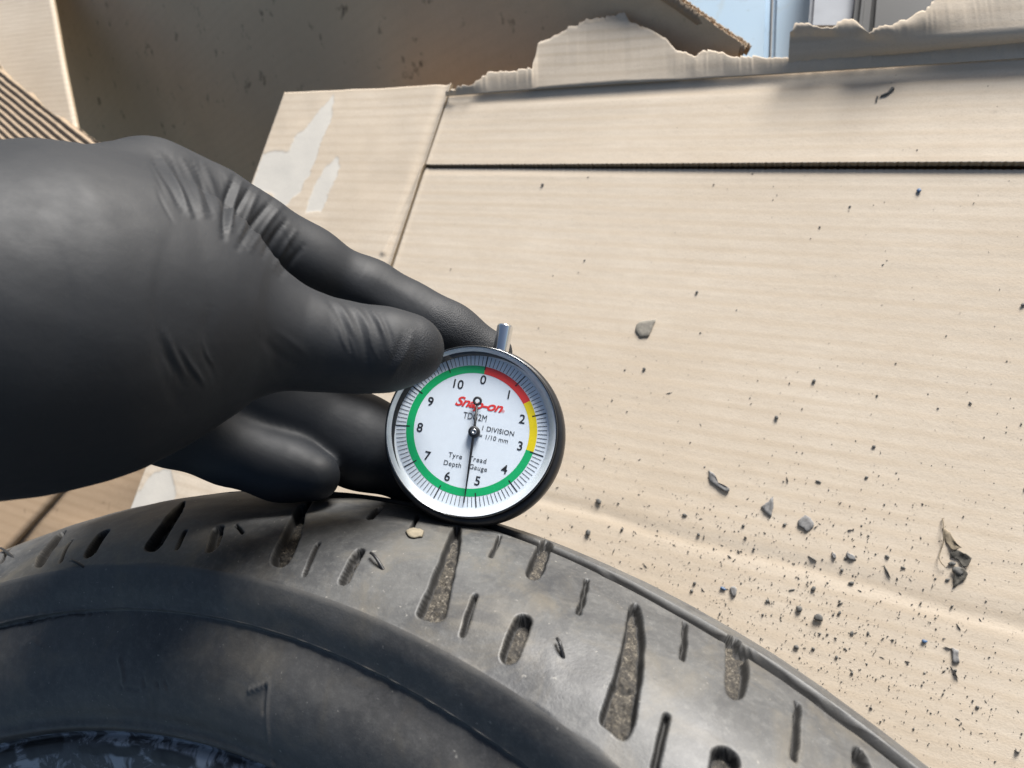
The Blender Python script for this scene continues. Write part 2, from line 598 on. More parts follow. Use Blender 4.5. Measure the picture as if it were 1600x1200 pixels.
# torn paper behind the back fold: left tongue
n = 620
sx_ = np.linspace(696, 1760, n)
base_px = np.stack([sx_, np.interp(sx_, [696, 860, 1000, 1160, 1600, 1760], [150, 138, 129, 119, 91, 81])], 1)
top_px = [(690, 143), (700, 140), (735, 131), (768, 114), (800, 111), (832, 107), (838, 88), (842, 70), (870, 52), (915, 32), (950, 27), (966, 20), (977, 21), (985, 36), (1012, 44), (1040, 60),
          (1055, 77), (1085, 86), (1102, 78), (1130, 84), (1165, 89), (1240, 90), (1400, 76), (1600, 56), (1760, 44)]
tx = np.stack([sx_, np.interp(sx_, *zip(*top_px))], 1)
jx = vnoise(np.arange(n) / 2.3, np.zeros(n), 31) * 2.0 + vnoise(np.arange(n) / 7.0, np.zeros(n), 32) * 2.0
rows = []
B0 = np.array([onp(*p, .0026) for p in base_px])
T0 = np.array([onp(p[0] + jx[i] * .6, p[1] + jx[i], .006) for i, p in enumerate(tx)])
for t in np.linspace(0, 1, 16):
    r_ = B0 * (1 - t) + T0 * t
    r_[:, 2] = .0026 + .0036 * np.sin(t * 1.3) + .0005 * vnoise(r_[:, 0] / .02, r_[:, 1] / .02, 33) * t
    rows.append(r_)
ribbon('torn_liner', rows, M['card'], box, .0004)
# right tongue: a band folded steeply up, then curling back
n = 260
bpx = resample([(1232, 98), (1400, 85), (1500, 76), (1600, 66), (1760, 54)], n)
mpx = resample([(1234, 58), (1300, 58), (1400, 66), (1450, 58), (1600, 50), (1760, 38)], n)
tpx = resample([(1236, 52), (1244, 37), (1262, 38), (1278, 46), (1300, 44), (1318, 32), (1335, 33), (1346, 42), (1356, 53), (1372, 45), (1400, 40), (1432, 24), (1444, 20), (1466, -4), (1500, -40), (1600, -90), (1760, -90)], n)
jx = vnoise(np.arange(n) / 2.1, np.zeros(n), 35) * 2.2
rows = []
B0 = np.array([onp(*p, .0050) for p in bpx]); M0 = np.array([onp(*p, .012) for p in mpx])
T0 = np.array([onp(p[0] + jx[i] * .6, p[1] + jx[i], .015) for i, p in enumerate(tpx)])
for t in np.linspace(0, 1, 8): rows.append(B0 * (1 - t) + M0 * t + np.array([0, -.0015 * math.sin(t * 3.14), 0]))
for t in np.linspace(0, 1, 14)[1:]:
    r_ = M0 * (1 - t) + T0 * t
    r_[:, 2] += .002 * math.sin(t * 2.6) + .001 * vnoise(r_[:, 0] / .018, r_[:, 1] / .018, 36) * t
    rows.append(r_)
ribbon('torn_tongue', rows, M['card'], box, .0004)

# box body below the flaps
def wall(name, a, b, z0, z1, mat, parent, th=.004, n=(60, 20)):
    a = np.asarray(a[:2], float); b = np.asarray(b[:2], float)
    d = (b - a) / np.linalg.norm(b - a); nr = np.array([-d[1], d[0]])
    s = np.linspace(0, 1, n[0]); t = np.linspace(z0, z1, n[1])
    S, T = np.meshgrid(s, t, indexing='ij')
    P = a[None, None] + (b - a)[None, None] * S[..., None]
    off = .002 * vnoise(S * 8, T * 20, 41)
    F0 = np.stack([P[..., 0] + nr[0] * off, P[..., 1] + nr[1] * off, T], -1).reshape(-1, 3)
    B0 = F0 - np.array([nr[0] * th, nr[1] * th, 0])
    N = len(F0); Q = gridq(*n)
    idx = np.arange(N).reshape(n)
    per = np.concatenate([idx[:, 0], idx[-1, 1:], idx[-2::-1, -1], idx[0, -2:0:-1]])
    ib = np.roll(per, -1)
    side = np.stack([per, per + N, ib + N, ib], -1)
    me = npmesh(name, np.concatenate([F0, B0]), np.concatenate([Q, side, Q[:, ::-1] + N]))
    attr(me, 'torn', np.zeros(2 * N))
    return link(name, me, mat, parent)


c1 = onp(205, 790); c2 = onp(440, 160)
yb = onp(600, 150)[1] - .012
XLb = le(np.array([YS]))[0] + .01
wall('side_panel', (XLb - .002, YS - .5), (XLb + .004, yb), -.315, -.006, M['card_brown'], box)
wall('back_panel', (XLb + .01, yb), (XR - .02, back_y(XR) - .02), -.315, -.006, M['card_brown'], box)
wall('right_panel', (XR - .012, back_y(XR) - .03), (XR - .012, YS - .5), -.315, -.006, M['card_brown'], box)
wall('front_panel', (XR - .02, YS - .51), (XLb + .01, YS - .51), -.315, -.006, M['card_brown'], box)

# ------------------------------------------------------------------ the upright dark board behind
bo = empty('upright_board', (0, 0, 0))
tag(bo, 'shaded brown cardboard board standing upright behind the torn back edge, its fluted cut edge lit', 'cardboard board')
# plane through the lit end of its cut edge, sloping down to the left, its face turned from the sun
A_ = onp(1164, 74, .004)
nrm = np.array([-.30, -math.cos(math.radians(45)), math.sin(math.radians(45))]); nrm /= np.linalg.norm(nrm)


def onb(px, py):
    d = ROT @ ray(px, py)
    return CAM + d * (((A_ - CAM) @ nrm) / (d @ nrm))


n = 120
L_ = resample([onb(66, -60), onb(72, 0), onb(95, 170), onb(128, 230), onb(150, 420)], 60)
R_ = resample([onb(905, -102), onb(1060, -2), onb(1110, 34), onb(1166, 73), onb(1080, 200), onb(700, 300), onb(500, 420)], 60)
T = np.linspace(0, 1, n)[:, None, None]
G = L_[None] * (1 - T) + R_[None] * T
bump = .0008 * np.sin(G[..., 0] / .0078 * 2 * np.pi) * .3 + .002 * vnoise(G[..., 0] / .05, G[..., 2] / .05, 51)
G = G + nrm * bump[..., None]
V = G.reshape(-1, 3); N = len(V); Q = gridq(n, 60)
me = npmesh('board_face', np.concatenate([V, V - nrm * .0045]), np.concatenate([Q, Q[:, ::-1] + N]))
attr(me, 'torn', np.zeros(2 * N))
link('board_face', me, M['card_grey'], bo)
# fluted cut edge: two liners with the wavy medium between
ed = resample([onb(905, -102), onb(1060, -2), onb(1110, 34), onb(1166, 73)], 420)
ee = np.zeros((420, 3)); s = np.arange(420)
dirn = (ed[-1] - ed[0]) / np.linalg.norm(ed[-1] - ed[0]); out = np.cross(nrm, dirn)
if out[2] < 0: out = -out
for nm, offs, th in (('edge_liner', .0000, .0008), ('edge_liner', .0062, .0008)):
    a = ed - nrm * offs; rag = (.0006 * vnoise(s / 4.0, s * 0, 52))[:, None] * out
    P4 = np.stack([a + out * .0 + rag, a - nrm * th + rag, a - nrm * th - out * .006, a - out * .006], 1).reshape(-1, 3)
    q = []
    for i in range(419):
        for j in range(4): q.append((i * 4 + j, (i + 1) * 4 + j, (i + 1) * 4 + (j + 1) % 4, i * 4 + (j + 1) % 4))
    me = npmesh(nm, P4, q); attr(me, 'torn', np.zeros(len(P4)))
    link(nm, me, M['flute'], bo)
wv = .0035 + .0026 * np.sin(s / 420 * np.linalg.norm(ed[-1] - ed[0]) / .0062 * 2 * np.pi)
a = ed - nrm * wv[:, None]
P4 = np.stack([a - out * .0002, a - nrm * .0007 - out * .0002, a - nrm * .0007 - out * .006, a - out * .006], 1).reshape(-1, 3)
me = npmesh('edge_medium', P4, q); attr(me, 'torn', np.zeros(len(P4)))
link('edge_medium', me, M['flute'], bo)

# ------------------------------------------------------------------ boards at the left
lb = []
Zl = -.10
# pale ribbed sheet in the light
P4 = [onp(-260, -200, Zl), onp(44, -200, Zl), onp(146, 330, Zl), onp(-260, 330, Zl)]
us = np.linspace(0, 1, 60); vs = np.linspace(0, 1, 420)
U, Vv = np.meshgrid(us, vs, indexing='ij')
P4 = np.array(P4)
G = (P4[0] * (1 - U[..., None]) + P4[1] * U[..., None]) * (1 - Vv[..., None]) + (P4[3] * (1 - U[..., None]) + P4[2] * U[..., None]) * Vv[..., None]
G[..., 2] += .0005 * np.sin(Vv * np.linalg.norm(P4[3] - P4[0]) / .0075 * 2 * np.pi) + .001 * vnoise(U * 5, Vv * 6, 61)
o = sheet('pale_board', G[..., 0], G[..., 1], G[..., 2], None, M['card'])
tag(o, 'pale sunlit cardboard sheet with fine ribs in the top left corner', 'cardboard sheet')

# torn board with bare flutes
Zt = -.035
ea = resample([(-220, -70), (-60, 50), (0, 103), (18, 122), (42, 145), (48, 143), (60, 158), (84, 178), (98, 183), (116, 196), (140, 212), (158, 226), (175, 231), (220, 262), (330, 340)], 300)
eb = ea + np.array([-150, 235.0])
A0 = np.array([onp(*p, Zt) for p in ea]); B0 = np.array([onp(*p, Zt) for p in eb])
A0 += (.0011 * vnoise(np.arange(300) / 3.0, np.zeros(300), 62))[:, None] * np.array([.6, .8, 0])
tt = np.linspace(0, 1, 240)
G = A0[:, None] * (1 - tt[None, :, None]) + B0[:, None] * tt[None, :, None]
wid = np.linalg.norm(B0[150] - A0[150])
base = np.array([onp(*p, Zt) for p in ((0, 103), (158, 226))]); dd = (base[1] - base[0])[:2]; dd /= np.linalg.norm(dd)
acr = (G[..., 0] - base[0][0]) * -dd[1] + (G[..., 1] - base[0][1]) * dd[0]
G[..., 2] += .0014 * np.sin(acr / .0072 * 2 * np.pi + .25 * vnoise(G[..., 0] / .03, G[..., 1] / .03, 63)) \
    + .0006 * vnoise(G[..., 0] / .003, G[..., 1] / .003, 64) * sstep(.02, 0, tt[None] * wid)
o = sheet('torn_corrugated_board', G[..., 0], G[..., 1], G[..., 2], None, M['flute'], .003)
tag(o, 'torn piece of cardboard with bare corrugations showing above the glove at the left edge', 'cardboard scrap')

# brown board below the side flap (lower left)
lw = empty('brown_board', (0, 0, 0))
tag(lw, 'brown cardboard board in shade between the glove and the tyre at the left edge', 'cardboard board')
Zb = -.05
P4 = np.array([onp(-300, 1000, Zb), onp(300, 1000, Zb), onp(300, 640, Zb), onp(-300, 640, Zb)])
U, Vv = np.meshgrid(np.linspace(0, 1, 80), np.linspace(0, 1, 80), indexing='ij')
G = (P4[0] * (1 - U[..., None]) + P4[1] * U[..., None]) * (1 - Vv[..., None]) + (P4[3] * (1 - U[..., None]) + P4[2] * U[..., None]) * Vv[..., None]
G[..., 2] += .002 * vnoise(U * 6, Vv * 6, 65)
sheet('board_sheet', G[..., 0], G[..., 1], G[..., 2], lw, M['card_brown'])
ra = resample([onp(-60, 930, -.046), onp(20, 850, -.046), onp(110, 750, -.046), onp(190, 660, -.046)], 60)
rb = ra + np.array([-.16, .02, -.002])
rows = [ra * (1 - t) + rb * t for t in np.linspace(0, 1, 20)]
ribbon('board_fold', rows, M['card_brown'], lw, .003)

# ------------------------------------------------------------------ things behind, top right
def slab(name, px, z, th, mat, parent=None, bev=.003):
    """closed slab from an outline sighted at level z"""
    P = np.array([onp(*p, z) for p in px])
    bm = bmesh.new()
    vs = [bm.verts.new(p) for p in P]
    f = bm.faces.new(vs)
    bm.normal_update()
    if f.normal.z < 0: f.normal_flip()
    r_ = bmesh.ops.extrude_face_region(bm, geom=[f])
    vv = [e for e in r_['geom'] if isinstance(e, bmesh.types.BMVert)]
    bmesh.ops.translate(bm, verts=vv, vec=(0, 0, -th))
    bmesh.ops.recalc_face_normals(bm, faces=bm.faces)
    bmesh.ops.bevel(bm, geom=[e for e in bm.edges], offset=bev, segments=2, affect='EDGES', clamp_overlap=True)
    me = bpy.data.meshes.new(name); bm.to_mesh(me); bm.free()
    return link(name, me, mat, parent, smooth=False)


bl = empty('painted_board', (0, 0, 0))
tag(bl, 'pale blue painted board with brown stains lying beyond the torn cardboard', 'board')
slab('panel', [(1000, -160), (1208, -160), (1196, 200), (960, 200)], -.09, .02, M['blue_paint'], bl)
slab('panel', [(1213, -160), (1340, -160), (1290, 200), (1201, 200)], -.091, .02, M['blue_paint'], bl)
gp = slab('grey_panel', [(1278, -160), (1372, -160), (1336, 45), (1262, 45)], -.06, .02, M['grey_panel'])
tag(gp, 'flat grey panel beside the pale blue board at the top edge', 'panel')
bc = empty('black_crate', (0, 0, 0))
tag(bc, 'black plastic crate behind the torn cardboard at the top right', 'crate')
slab('rim', [(1352, -140), (1375, -140), (1350, 120), (1322, 120)], -.05, .06, M['black_plastic2'], bc, .004)
slab('floor_plate', [(1372, -140), (1560, -140), (1560, 140), (1348, 140)], -.09, .02, M['black_plastic2'], bc, .004)
slab('rim', [(1562, -140), (1600, -140), (1600, 140), (1562, 140)], -.05, .06, M['black_plastic2'], bc, .004)

# ------------------------------------------------------------------ tyre
T_AX = ROT @ np.array([-.38371, .38999, .83706]); T_AX /= np.linalg.norm(T_AX)
T_U = np.array([1.0, 0, 0]) - T_AX * T_AX[0]; T_U /= np.linalg.norm(T_U)
T_V = np.cross(T_AX, T_U)
T_C = c2w(np.array([-132.449, -322.213, -103.51]))
T_B = np.stack([T_U, T_V, T_AX])             # rows: tyre axes in the world
TW = 206.0
tm = Matrix.Identity(4)
for i in range(3):
    for j in range(3): tm[i][j] = T_B[j][i]
    tm[i][3] = T_C[i]
tyre = empty('car_tyre', mat=tm)
tag(tyre, 'worn black car tyre lying flat on the cardboard with dirt packed in its grooves', 'tyre')
prof_t = [(293.1, 0), (301.7, -5), (311.1, -13.5), (318.6, -24), (323.6, -33), (326.7, -40), (328.5, -47), (329.5, -57), (330.1, -80), (330.1, -103)]
prof_t = np.array(prof_t, float)


def spline(P, n_per=24):
    out = []
    P = np.concatenate([[2 * P[0] - P[1]], P, [2 * P[-1] - P[-2]]])
    for i in range(1, len(P) - 2):
        for t in np.linspace(0, 1, n_per, endpoint=False):
            a, b, c, d = P[i - 1], P[i], P[i + 1], P[i + 2]
            out.append(.5 * ((2 * b) + (-a + c) * t + (2 * a - 5 * b + 4 * c - d) * t * t + (-a + 3 * b - 3 * c + d) * t ** 3))
    out.append(P[-2])
    return np.array(out)


half = spline(prof_t)
full = np.concatenate([half, np.stack([half[::-1, 0], -TW - half[::-1, 1]], 1)[1:]])


def arclen(P): return np.concatenate([[0], np.cumsum(np.linalg.norm(np.diff(P, axis=0), axis=1))])


SL = arclen(full)
S_VIS = 66.0
s_samp = np.concatenate([np.arange(0, S_VIS, .42), np.linspace(S_VIS, SL[-1], 130)])
PT = np.stack([np.interp(s_samp, SL, full[:, i]) for i in (0, 1)], 1)
tn = np.gradient(PT, axis=0); tn /= np.linalg.norm(tn, axis=1)[:, None]
NR = np.stack([-tn[:, 1], tn[:, 0]], 1)      # outward normal (r, h)
if NR[0, 0] < 0: NR = -NR

# angular range in the picture
pl = (np.array([onp(-60, 900, .2), onp(1480, 1230, .17)]) - T_C) @ T_B.T
TH0 = math.atan2(pl[0][1], pl[0][0]); TH1 = math.atan2(pl[1][1], pl[1][0])
if TH0 < TH1: TH0 += 2 * math.pi
TH0 += .03; TH1 -= .06
SPAN = TH0 - TH1
nf = int(SPAN * 310 / .40)
fine_th = np.linspace(TH0, TH1, nf)
EXT = .40
n1 = int(EXT * 320 / .6)
rest = np.concatenate([np.linspace(TH1, TH1 - EXT, n1)[1:],
                       np.linspace(TH1 - EXT, TH0 + EXT - 2 * math.pi, int((2 * math.pi - SPAN - 2 * EXT) * 320 / 1.3))[1:-1],
                       np.linspace(TH0 + EXT - 2 * math.pi, TH0 - 2 * math.pi, n1)[:-1]])
th = np.concatenate([fine_th, rest])
RU = 305.0


def tyre_pos(thv, r, h):
    return np.stack([np.cos(thv) * r, np.sin(thv) * r, h + 0 * thv], -1) * MM @ T_B + T_C


# sighted pixel -> (u, s) on the tread surface
Pg = tyre_pos(fine_th[:, None], PT[None, :, 0], PT[None, :, 1])
nvis = int((s_samp < 62).sum())
Pg = Pg[:, :nvis]
Nw = np.stack([np.cos(fine_th)[:, None] * NR[None, :nvis, 0], np.sin(fine_th)[:, None] * NR[None, :nvis, 0], np.broadcast_to(NR[None, :nvis, 1], Pg.shape[:2])], -1) @ T_B
vis = ((CAM - Pg) * Nw).sum(-1) > -.002
PIX = topix(Pg)
PIX[~vis] = 1e6


def us(px, py):
    d = (PIX[..., 0] - px) ** 2 + (PIX[..., 1] - py) ** 2
    i, j = np.unravel_index(d.argmin(), d.shape)
    return np.array([(TH0 - fine_th[i]) * RU, s_samp[j]])


tears = [
    [(707, 822), (721, 821), (719, 860), (707, 905), (697, 960), (689, 972), (670, 972), (651, 962), (652, 955), (670, 915), (690, 870)],
    [(982, 945), (997, 941), (1007, 980), (1007, 1020), (1000, 1080), (992, 1130), (982, 1155), (967, 1155), (937, 1132), (936, 1122), (950, 1085), (970, 1020), (980, 975)],
    [(468, 787), (480, 790), (472, 830), (458, 870), (445, 887), (425, 885), (421, 875), (444, 830), (460, 800)],
    [(290, 781), (287, 796), (272, 822), (250, 860), (230, 863), (226, 855), (244, 830), (266, 800)],
    [(107, 827), (95, 845), (80, 866), (65, 887), (54, 887), (56, 875), (74, 850), (91, 832)],
    [(850, 842), (865, 850), (858, 868), (845, 902), (832, 907), (821, 898), (830, 872)],
    [(1132, 990), (1152, 995), (1166, 1020), (1170, 1045), (1165, 1088), (1150, 1094), (1132, 1085), (1135, 1040)],
    [(1330, 1168), (1346, 1168), (1362, 1200), (1372, 1240), (1340, 1245), (1334, 1205)],
]
ovals = [((817, 970), (796, 1023), 15), ((1133, 1188), (1126, 1235), 21), ((560, 863), (538, 906), 10), ((595, 794), (579, 809), 6),
         ((341, 826), (331, 854), 7), ((161, 834), (142, 864), 7)]
sipes = [((742, 932), (723, 992), 1.0), ((781, 837), (767, 870), .6), ((918, 905), (904, 957), .8), ((1070, 975), (1066, 1030), .8), ((1043, 1120), (1022, 1200), 1.1),
         ((1246, 1100), (1242, 1185), 1.0), ((497, 850), (477, 897), .8), ((655, 805), (642, 827), .6), ((290, 830), (277, 857), .8), ((112, 845), (95, 877), .8), ((484, 783), (476, 800), .6),
         ((368, 820), (378, 832), .5), ((20, 850), (2, 880), .8)]
U = (TH0 - th) * RU
DEP = np.zeros((len(th), len(s_samp))); GRV = np.zeros_like(DEP)
SPU = SPAN * RU
shapes = []
for p in tears:
    q = smooth_poly(np.array([us(*a) for a in p]), 2)
    shapes.append(('poly', q, None, 3.7))
for a, b, r_ in ovals:
    A1, B1 = us(*a), us(*b)
    z = 1 / 5.0
    rr = np.linalg.norm(us(a[0] + r_, a[1]) - A1) * .95
    shapes.append(('cap', (A1, B1), rr, 3.6))
for a, b, r_ in sipes:
    shapes.append(('cap', (us(*a), us(*b)), .35 + .35 * r_, 2.4))
tot = 2 * math.pi * RU
for rep in range(0, 6):
    off = rep * SPU * .999
    if rep and off > tot: break
    for kind, g, rr, dp in shapes:
        if kind == 'poly': q = g + np.array([off, 0]); lo = q.min(0); hi = q.max(0)
        else:
            q = (g[0] + np.array([off, 0]), g[1] + np.array([off, 0])); lo = np.minimum(*q) - rr; hi = np.maximum(*q) + rr
        if hi[0] > tot - 2 and rep: continue
        i0, i1 = np.searchsorted(U, [lo[0] - 2, hi[0] + 2]); j0, j1 = np.searchsorted(s_samp, [lo[1] - 2, hi[1] + 2])
        if i1 - i0 < 1 or j1 - j0 < 1: continue
        PP = np.stack(np.meshgrid(U[i0:i1], s_samp[j0:j1], indexing='ij'), -1)
        PP = PP + .20 * np.stack([vnoise(PP[..., 0] / 3.2, PP[..., 1] / 3.2, 71), vnoise(PP[..., 0] / 3.2, PP[..., 1] / 3.2, 72)], -1)
        sdv = polysd(PP, q) if kind == 'poly' else rr - segdist(PP, *q)
        if rep: wdt = 1.3
        elif dp < 3: wdt = .55
        else: wdt = .5
        dd_ = dp * sstep(-.15, wdt, sdv); gg = .5 * sstep(-.25, .05, sdv) + .5 * sstep(.55, 1.1, sdv)
        DEP[i0:i1, j0:j1] = np.maximum(DEP[i0:i1, j0:j1], dd_)
        GRV[i0:i1, j0:j1] = np.maximum(GRV[i0:i1, j0:j1], gg if dp > 3 else np.minimum(gg, .5))
# circumferential grooves
sc1 = np.mean([us(*p)[1] for p in ((1025, 935), (950, 895), (880, 865))])
sc2 = np.mean([us(*p)[1] for p in ((1260, 1080), (1330, 1128))])
um = us(1150, 1000)[0]
UU, SS = np.meshgrid(U, s_samp, indexing='ij')
wob = .35 * vnoise(UU / 11, SS * 0, 73) + .10 * vnoise(UU / 4, SS * 0, 74)
sc = sc1 + (sc2 - sc1) * sstep(um - 3, um + 6, UU) * sstep(SPU * 1.2, SPU, UU)
hw = 2.9 + 1.0 * sstep(um - 3, um + 6, UU)
sdv = hw + wob - np.abs(SS - sc)
DEP = np.maximum(DEP, 4.6 * sstep(-.4, .8, sdv)); GRV = np.maximum(GRV, .5 * sstep(-.25, .05, sdv) + .5 * sstep(.6, 1.2, sdv))
for s_c in (sc1 + 40, SL[-1] - sc1 - 40, SL[-1] - sc1):
    sdv = 4.5 - np.abs(SS - s_c)
    DEP = np.maximum(DEP, 5.5 * sstep(0, 1.0, sdv)); GRV = np.maximum(GRV, .5 * sstep(-.25, .05, sdv) + .5 * sstep(.6, 1.2, sdv))
grav = np.abs(vnoise(UU / .75, SS / .75, 75)) * 1.1 + .8 * vnoise(UU / 2.0, SS / 2.0, 76)
D = DEP - np.clip(GRV * 2 - 1, 0, 1) * grav * .75 * (DEP > 2.6)
edge_n = .10 * vnoise(UU / 7, SS / 5, 77) + .16 * vnoise(UU / 22, SS / 14, 78)
R_ = PT[None, :, 0] - D * NR[None, :, 0] + edge_n * NR[None, :, 0]
H_ = PT[None, :, 1] - D * NR[None, :, 1] + edge_n * NR[None, :, 1]
H_[:, 0] = PT[0, 1]; R_[:, 0] = PT[0, 0]; R_[:, -1] = PT[-1, 0]; H_[:, -1] = PT[-1, 1]
V = np.stack([np.cos(th)[:, None] * R_, np.sin(th)[:, None] * R_, H_], -1).reshape(-1, 3) * MM
me = npmesh('tread', V, gridq(len(th), len(s_samp), wrap=True)[:, ::-1])
attr(me, 'groove', GRV); attr(me, 'dust', GRV * 0)
link('tread', me, M['tread'], tyre)

# sidewall: shoulder edge to bead line
key = np.array([(293.1, 0), (291.8, .1), (287.2, -1.2), (282.4, -3.8), (281.2, -4.5), (280.4, -5.5), (276, -5.4), (269, -5.6), (261, -7.8), (254.8, -11.2), (251.8, -13.9), (250.3, -14.9), (249, -15.2), (248, -16.2), (247.3, -19.3)])
fs = spline(key, 10)
sl = arclen(fs)
ss = np.unique(np.concatenate([np.arange(0, sl[-1], .8), np.linspace(9.0, 15.0, 34), [sl[-1]]]))
PS = np.stack([np.interp(ss, sl, fs[:, i]) for i in (0, 1)], 1)
th_s = np.concatenate([np.linspace(TH0 + .12, TH1 - .05, 900), np.linspace(TH1 - .05, TH0 + .12 - 2 * math.pi, 700)[1:-1]])
Us = (TH0 - th_s) * RU
UU, SS = np.meshgrid(Us, ss, indexing='ij')
R_ = np.broadcast_to(PS[None, :, 0], UU.shape).copy(); H_ = np.broadcast_to(PS[None, :, 1], UU.shape).copy()
ml = np.interp(281.0, fs[::-1, 0], sl[::-1])
# mould flash: a thin lip, ragged and deep where the picture shows it notched
nv_ = vnoise(UU / 3.0, UU * 0, 81)
lip = (.55 + .25 * nv_) * np.exp(-((SS - ml) / .45) ** 2)
notch = sstep(95, 60, UU) * (.7 + .5 * vnoise(UU / 1.6, UU * 0, 82))
lip += notch * .7 * (.5 * np.exp(-((SS - ml + .5) / .5) ** 2) - 1.1 * np.exp(-((SS - ml - .9 - .3 * vnoise(UU / 2.5, UU * 0, 83)) / .6) ** 2))
H_ += lip
H_ += .22 * vnoise(UU / 16, SS / 9, 84) * sstep(2, 8, SS) * sstep(0, 4, sl[-1] - SS) + .06 * vnoise(UU / 3, SS / 3, 85) * sstep(2, 8, SS) * sstep(0, 4, sl[-1] - SS)
PXs = topix(tyre_pos(UU * 0 + th_s[:, None], R_, H_))


def stroke(pts, wpx, amp):
    global H_
    d = np.full(UU.shape, 1e9)
    for a, b in zip(pts[:-1], pts[1:]): d = np.minimum(d, segdist(PXs, a, b))
    H_ += amp * np.exp(-(d / wpx) ** 2) * (UU > -40) * (UU < SPU + 40)


stroke([(390, 1079), (412, 1071), (419, 1066)], 3.0, .55)
stroke([(416, 1071), (413, 1092), (411, 1112)], 3.0, -.5)
stroke([(420, 1072), (417, 1095), (417, 1130), (421, 1165), (426, 1200)], 3.0, .4)
stroke([(186, 1030), (192, 1052), (193, 1072)], 3.0, .35)
stroke([(190, 1074), (216, 1077)], 2.5, -.45)
stroke([(224, 1060), (226, 1074), (236, 1076)], 2.5, -.35)
stroke([(246, 1066), (247, 1074)], 2.0, -.3)
stroke([(258, 1066), (262, 1074)], 2.0, -.3)
stroke([(36, 1010), (50, 1000), (64, 1010)], 4, .35)
H_[:, 0] = PS[0, 1]
V = np.stack([np.cos(th_s)[:, None] * R_, np.sin(th_s)[:, None] * R_, H_], -1).reshape(-1, 3) * MM
me = npmesh('sidewall', V, gridq(len(th_s), len(ss), wrap=True))
attr(me, 'groove', np.zeros(len(V)))
dst = .85 * np.exp(-np.clip(SS - .3 + .8 * vnoise(UU / 5, UU * 0, 86), 0, 99) / 2.2) + .8 * np.exp(-((SS - ml + .2) / .45) ** 2) * (1 - notch * .6)
attr(me, 'dust', dst)
link('sidewall', me, M['side'], tyre)
# lower sidewall, plain
R0 = np.broadcast_to(PS[None, ::3, 0], (240, len(PS[::3]))); H0 = np.broadcast_to(-TW - PS[None, ::3, 1], R0.shape)
t2 = np.linspace(0, 2 * np.pi, 240, endpoint=False)
V = np.stack([np.cos(t2)[:, None] * R0, np.sin(t2)[:, None] * R0, H0], -1).reshape(-1, 3) * MM
me = npmesh('sidewall', V, gridq(240, R0.shape[1], wrap=True)); attr(me, 'groove', np.zeros(len(V))); attr(me, 'dust', np.zeros(len(V)))
link('sidewall', me, M['side'], tyre)
# bead, with dried paste and bare dark patches
bk = np.array([(247.3, -19.3), (247.0, -20.7), (246.2, -21.0), (245, -20.0), (242.9, -19.7), (237.4, -22.6), (231.4, -28.1), (228.4, -34.1), (227.4, -42), (232, -48), (242, -52)], float)
bs = spline(bk, 10); bl_ = arclen(bs)
sb = np.linspace(0, bl_[-1], 90); PB = np.stack([np.interp(sb, bl_, bs[:, i]) for i in (0, 1)], 1)
UUb, SSb = np.meshgrid(Us, sb, indexing='ij')
Rb = np.broadcast_to(PB[None, :, 0], UUb.shape); Hb = PB[None, :, 1] + .12 * vnoise(UUb / 5, SSb / 4, 91) * sstep(0, 2, SSb)
PXb = topix(tyre_pos(UUb * 0 + th_s[:, None], Rb, Hb))
bare = np.zeros_like(UUb)
for a, b, r_ in (((52, 1172), (88, 1163), 15), ((130, 1172), (212, 1173), 8), ((246, 1180), (292, 1190), 11), ((0, 1188), (14, 1182), 12), ((340, 1200), (346, 1210), 8)):
    q = PXb + 3 * np.stack([vnoise(UUb / 4, SSb / 2, 92), vnoise(UUb / 4, SSb / 2, 93)], -1)
    bare = np.maximum(bare, sstep(-3, 3, r_ - segdist(q, a, b)) * (UUb > -60) * (UUb < SPU))
V = np.stack([np.cos(th_s)[:, None] * Rb, np.sin(th_s)[:, None] * Rb, Hb], -1).reshape(-1, 3) * MM
me = npmesh('bead', V, gridq(len(th_s), len(sb), wrap=True)); attr(me, 'bare', bare)
link('bead', me, M['bead'], tyre)
pi_ = np.array([(242, -52), (272, -42), (303, -32), (316, -62), (320, -103), (316, -146), (303, -174), (272, -164), (242, -156), (230, -170), (228, -184), (247.3, -186.7)], float)
vv_, qq_ = lathe(spline(pi_, 6), 240)
me = npmesh('inner_liner', vv_ * MM, qq_)
link('inner_liner', me, M['dark_rubber'], tyre)
# vent whiskers: each stands up from the surface


def on_tyre(px, py):
    d = (PIX[..., 0] - px) ** 2 + (PIX[..., 1] - py) ** 2
    i, j = np.unravel_index(d.argmin(), d.shape)
    return Pg[i, j], Nw[i, j]


for a, b in (((581, 871), (599, 888)), ((871, 1003), (880, 1028)), ((114, 881), (132, 892)), ((4, 860), (22, 872))):
    P0, N0 = on_tyre(*b); P1, N1 = on_tyre(*a)
    ts = np.linspace(0, 1, 9)[:, None]
    pts = P0 * (1 - ts) + P1 * ts + N0 * (.0022 * np.sin(ts * 2.2) - .0004)
    v_, q_ = tube((pts - T_C) @ T_B.T, np.linspace(.00052, .00038, 9), 7)
    link('vent_whisker', npmesh('vent_whisker', v_, q_), M['dark_rubber'], tyre)

# ------------------------------------------------------------------ gloved hand holding the gauge
def pr(px, py, z, rpx):
    return (*at(px, py, z), rpx * z / F)


VX = 0.85
lo = np.array([-200.0, -62.0, -292.0]); hi = np.array([16.0, 76.0, -96.0])
nv3 = np.ceil((hi - lo) / VX).astype(int) + 1
FAR = 40.0


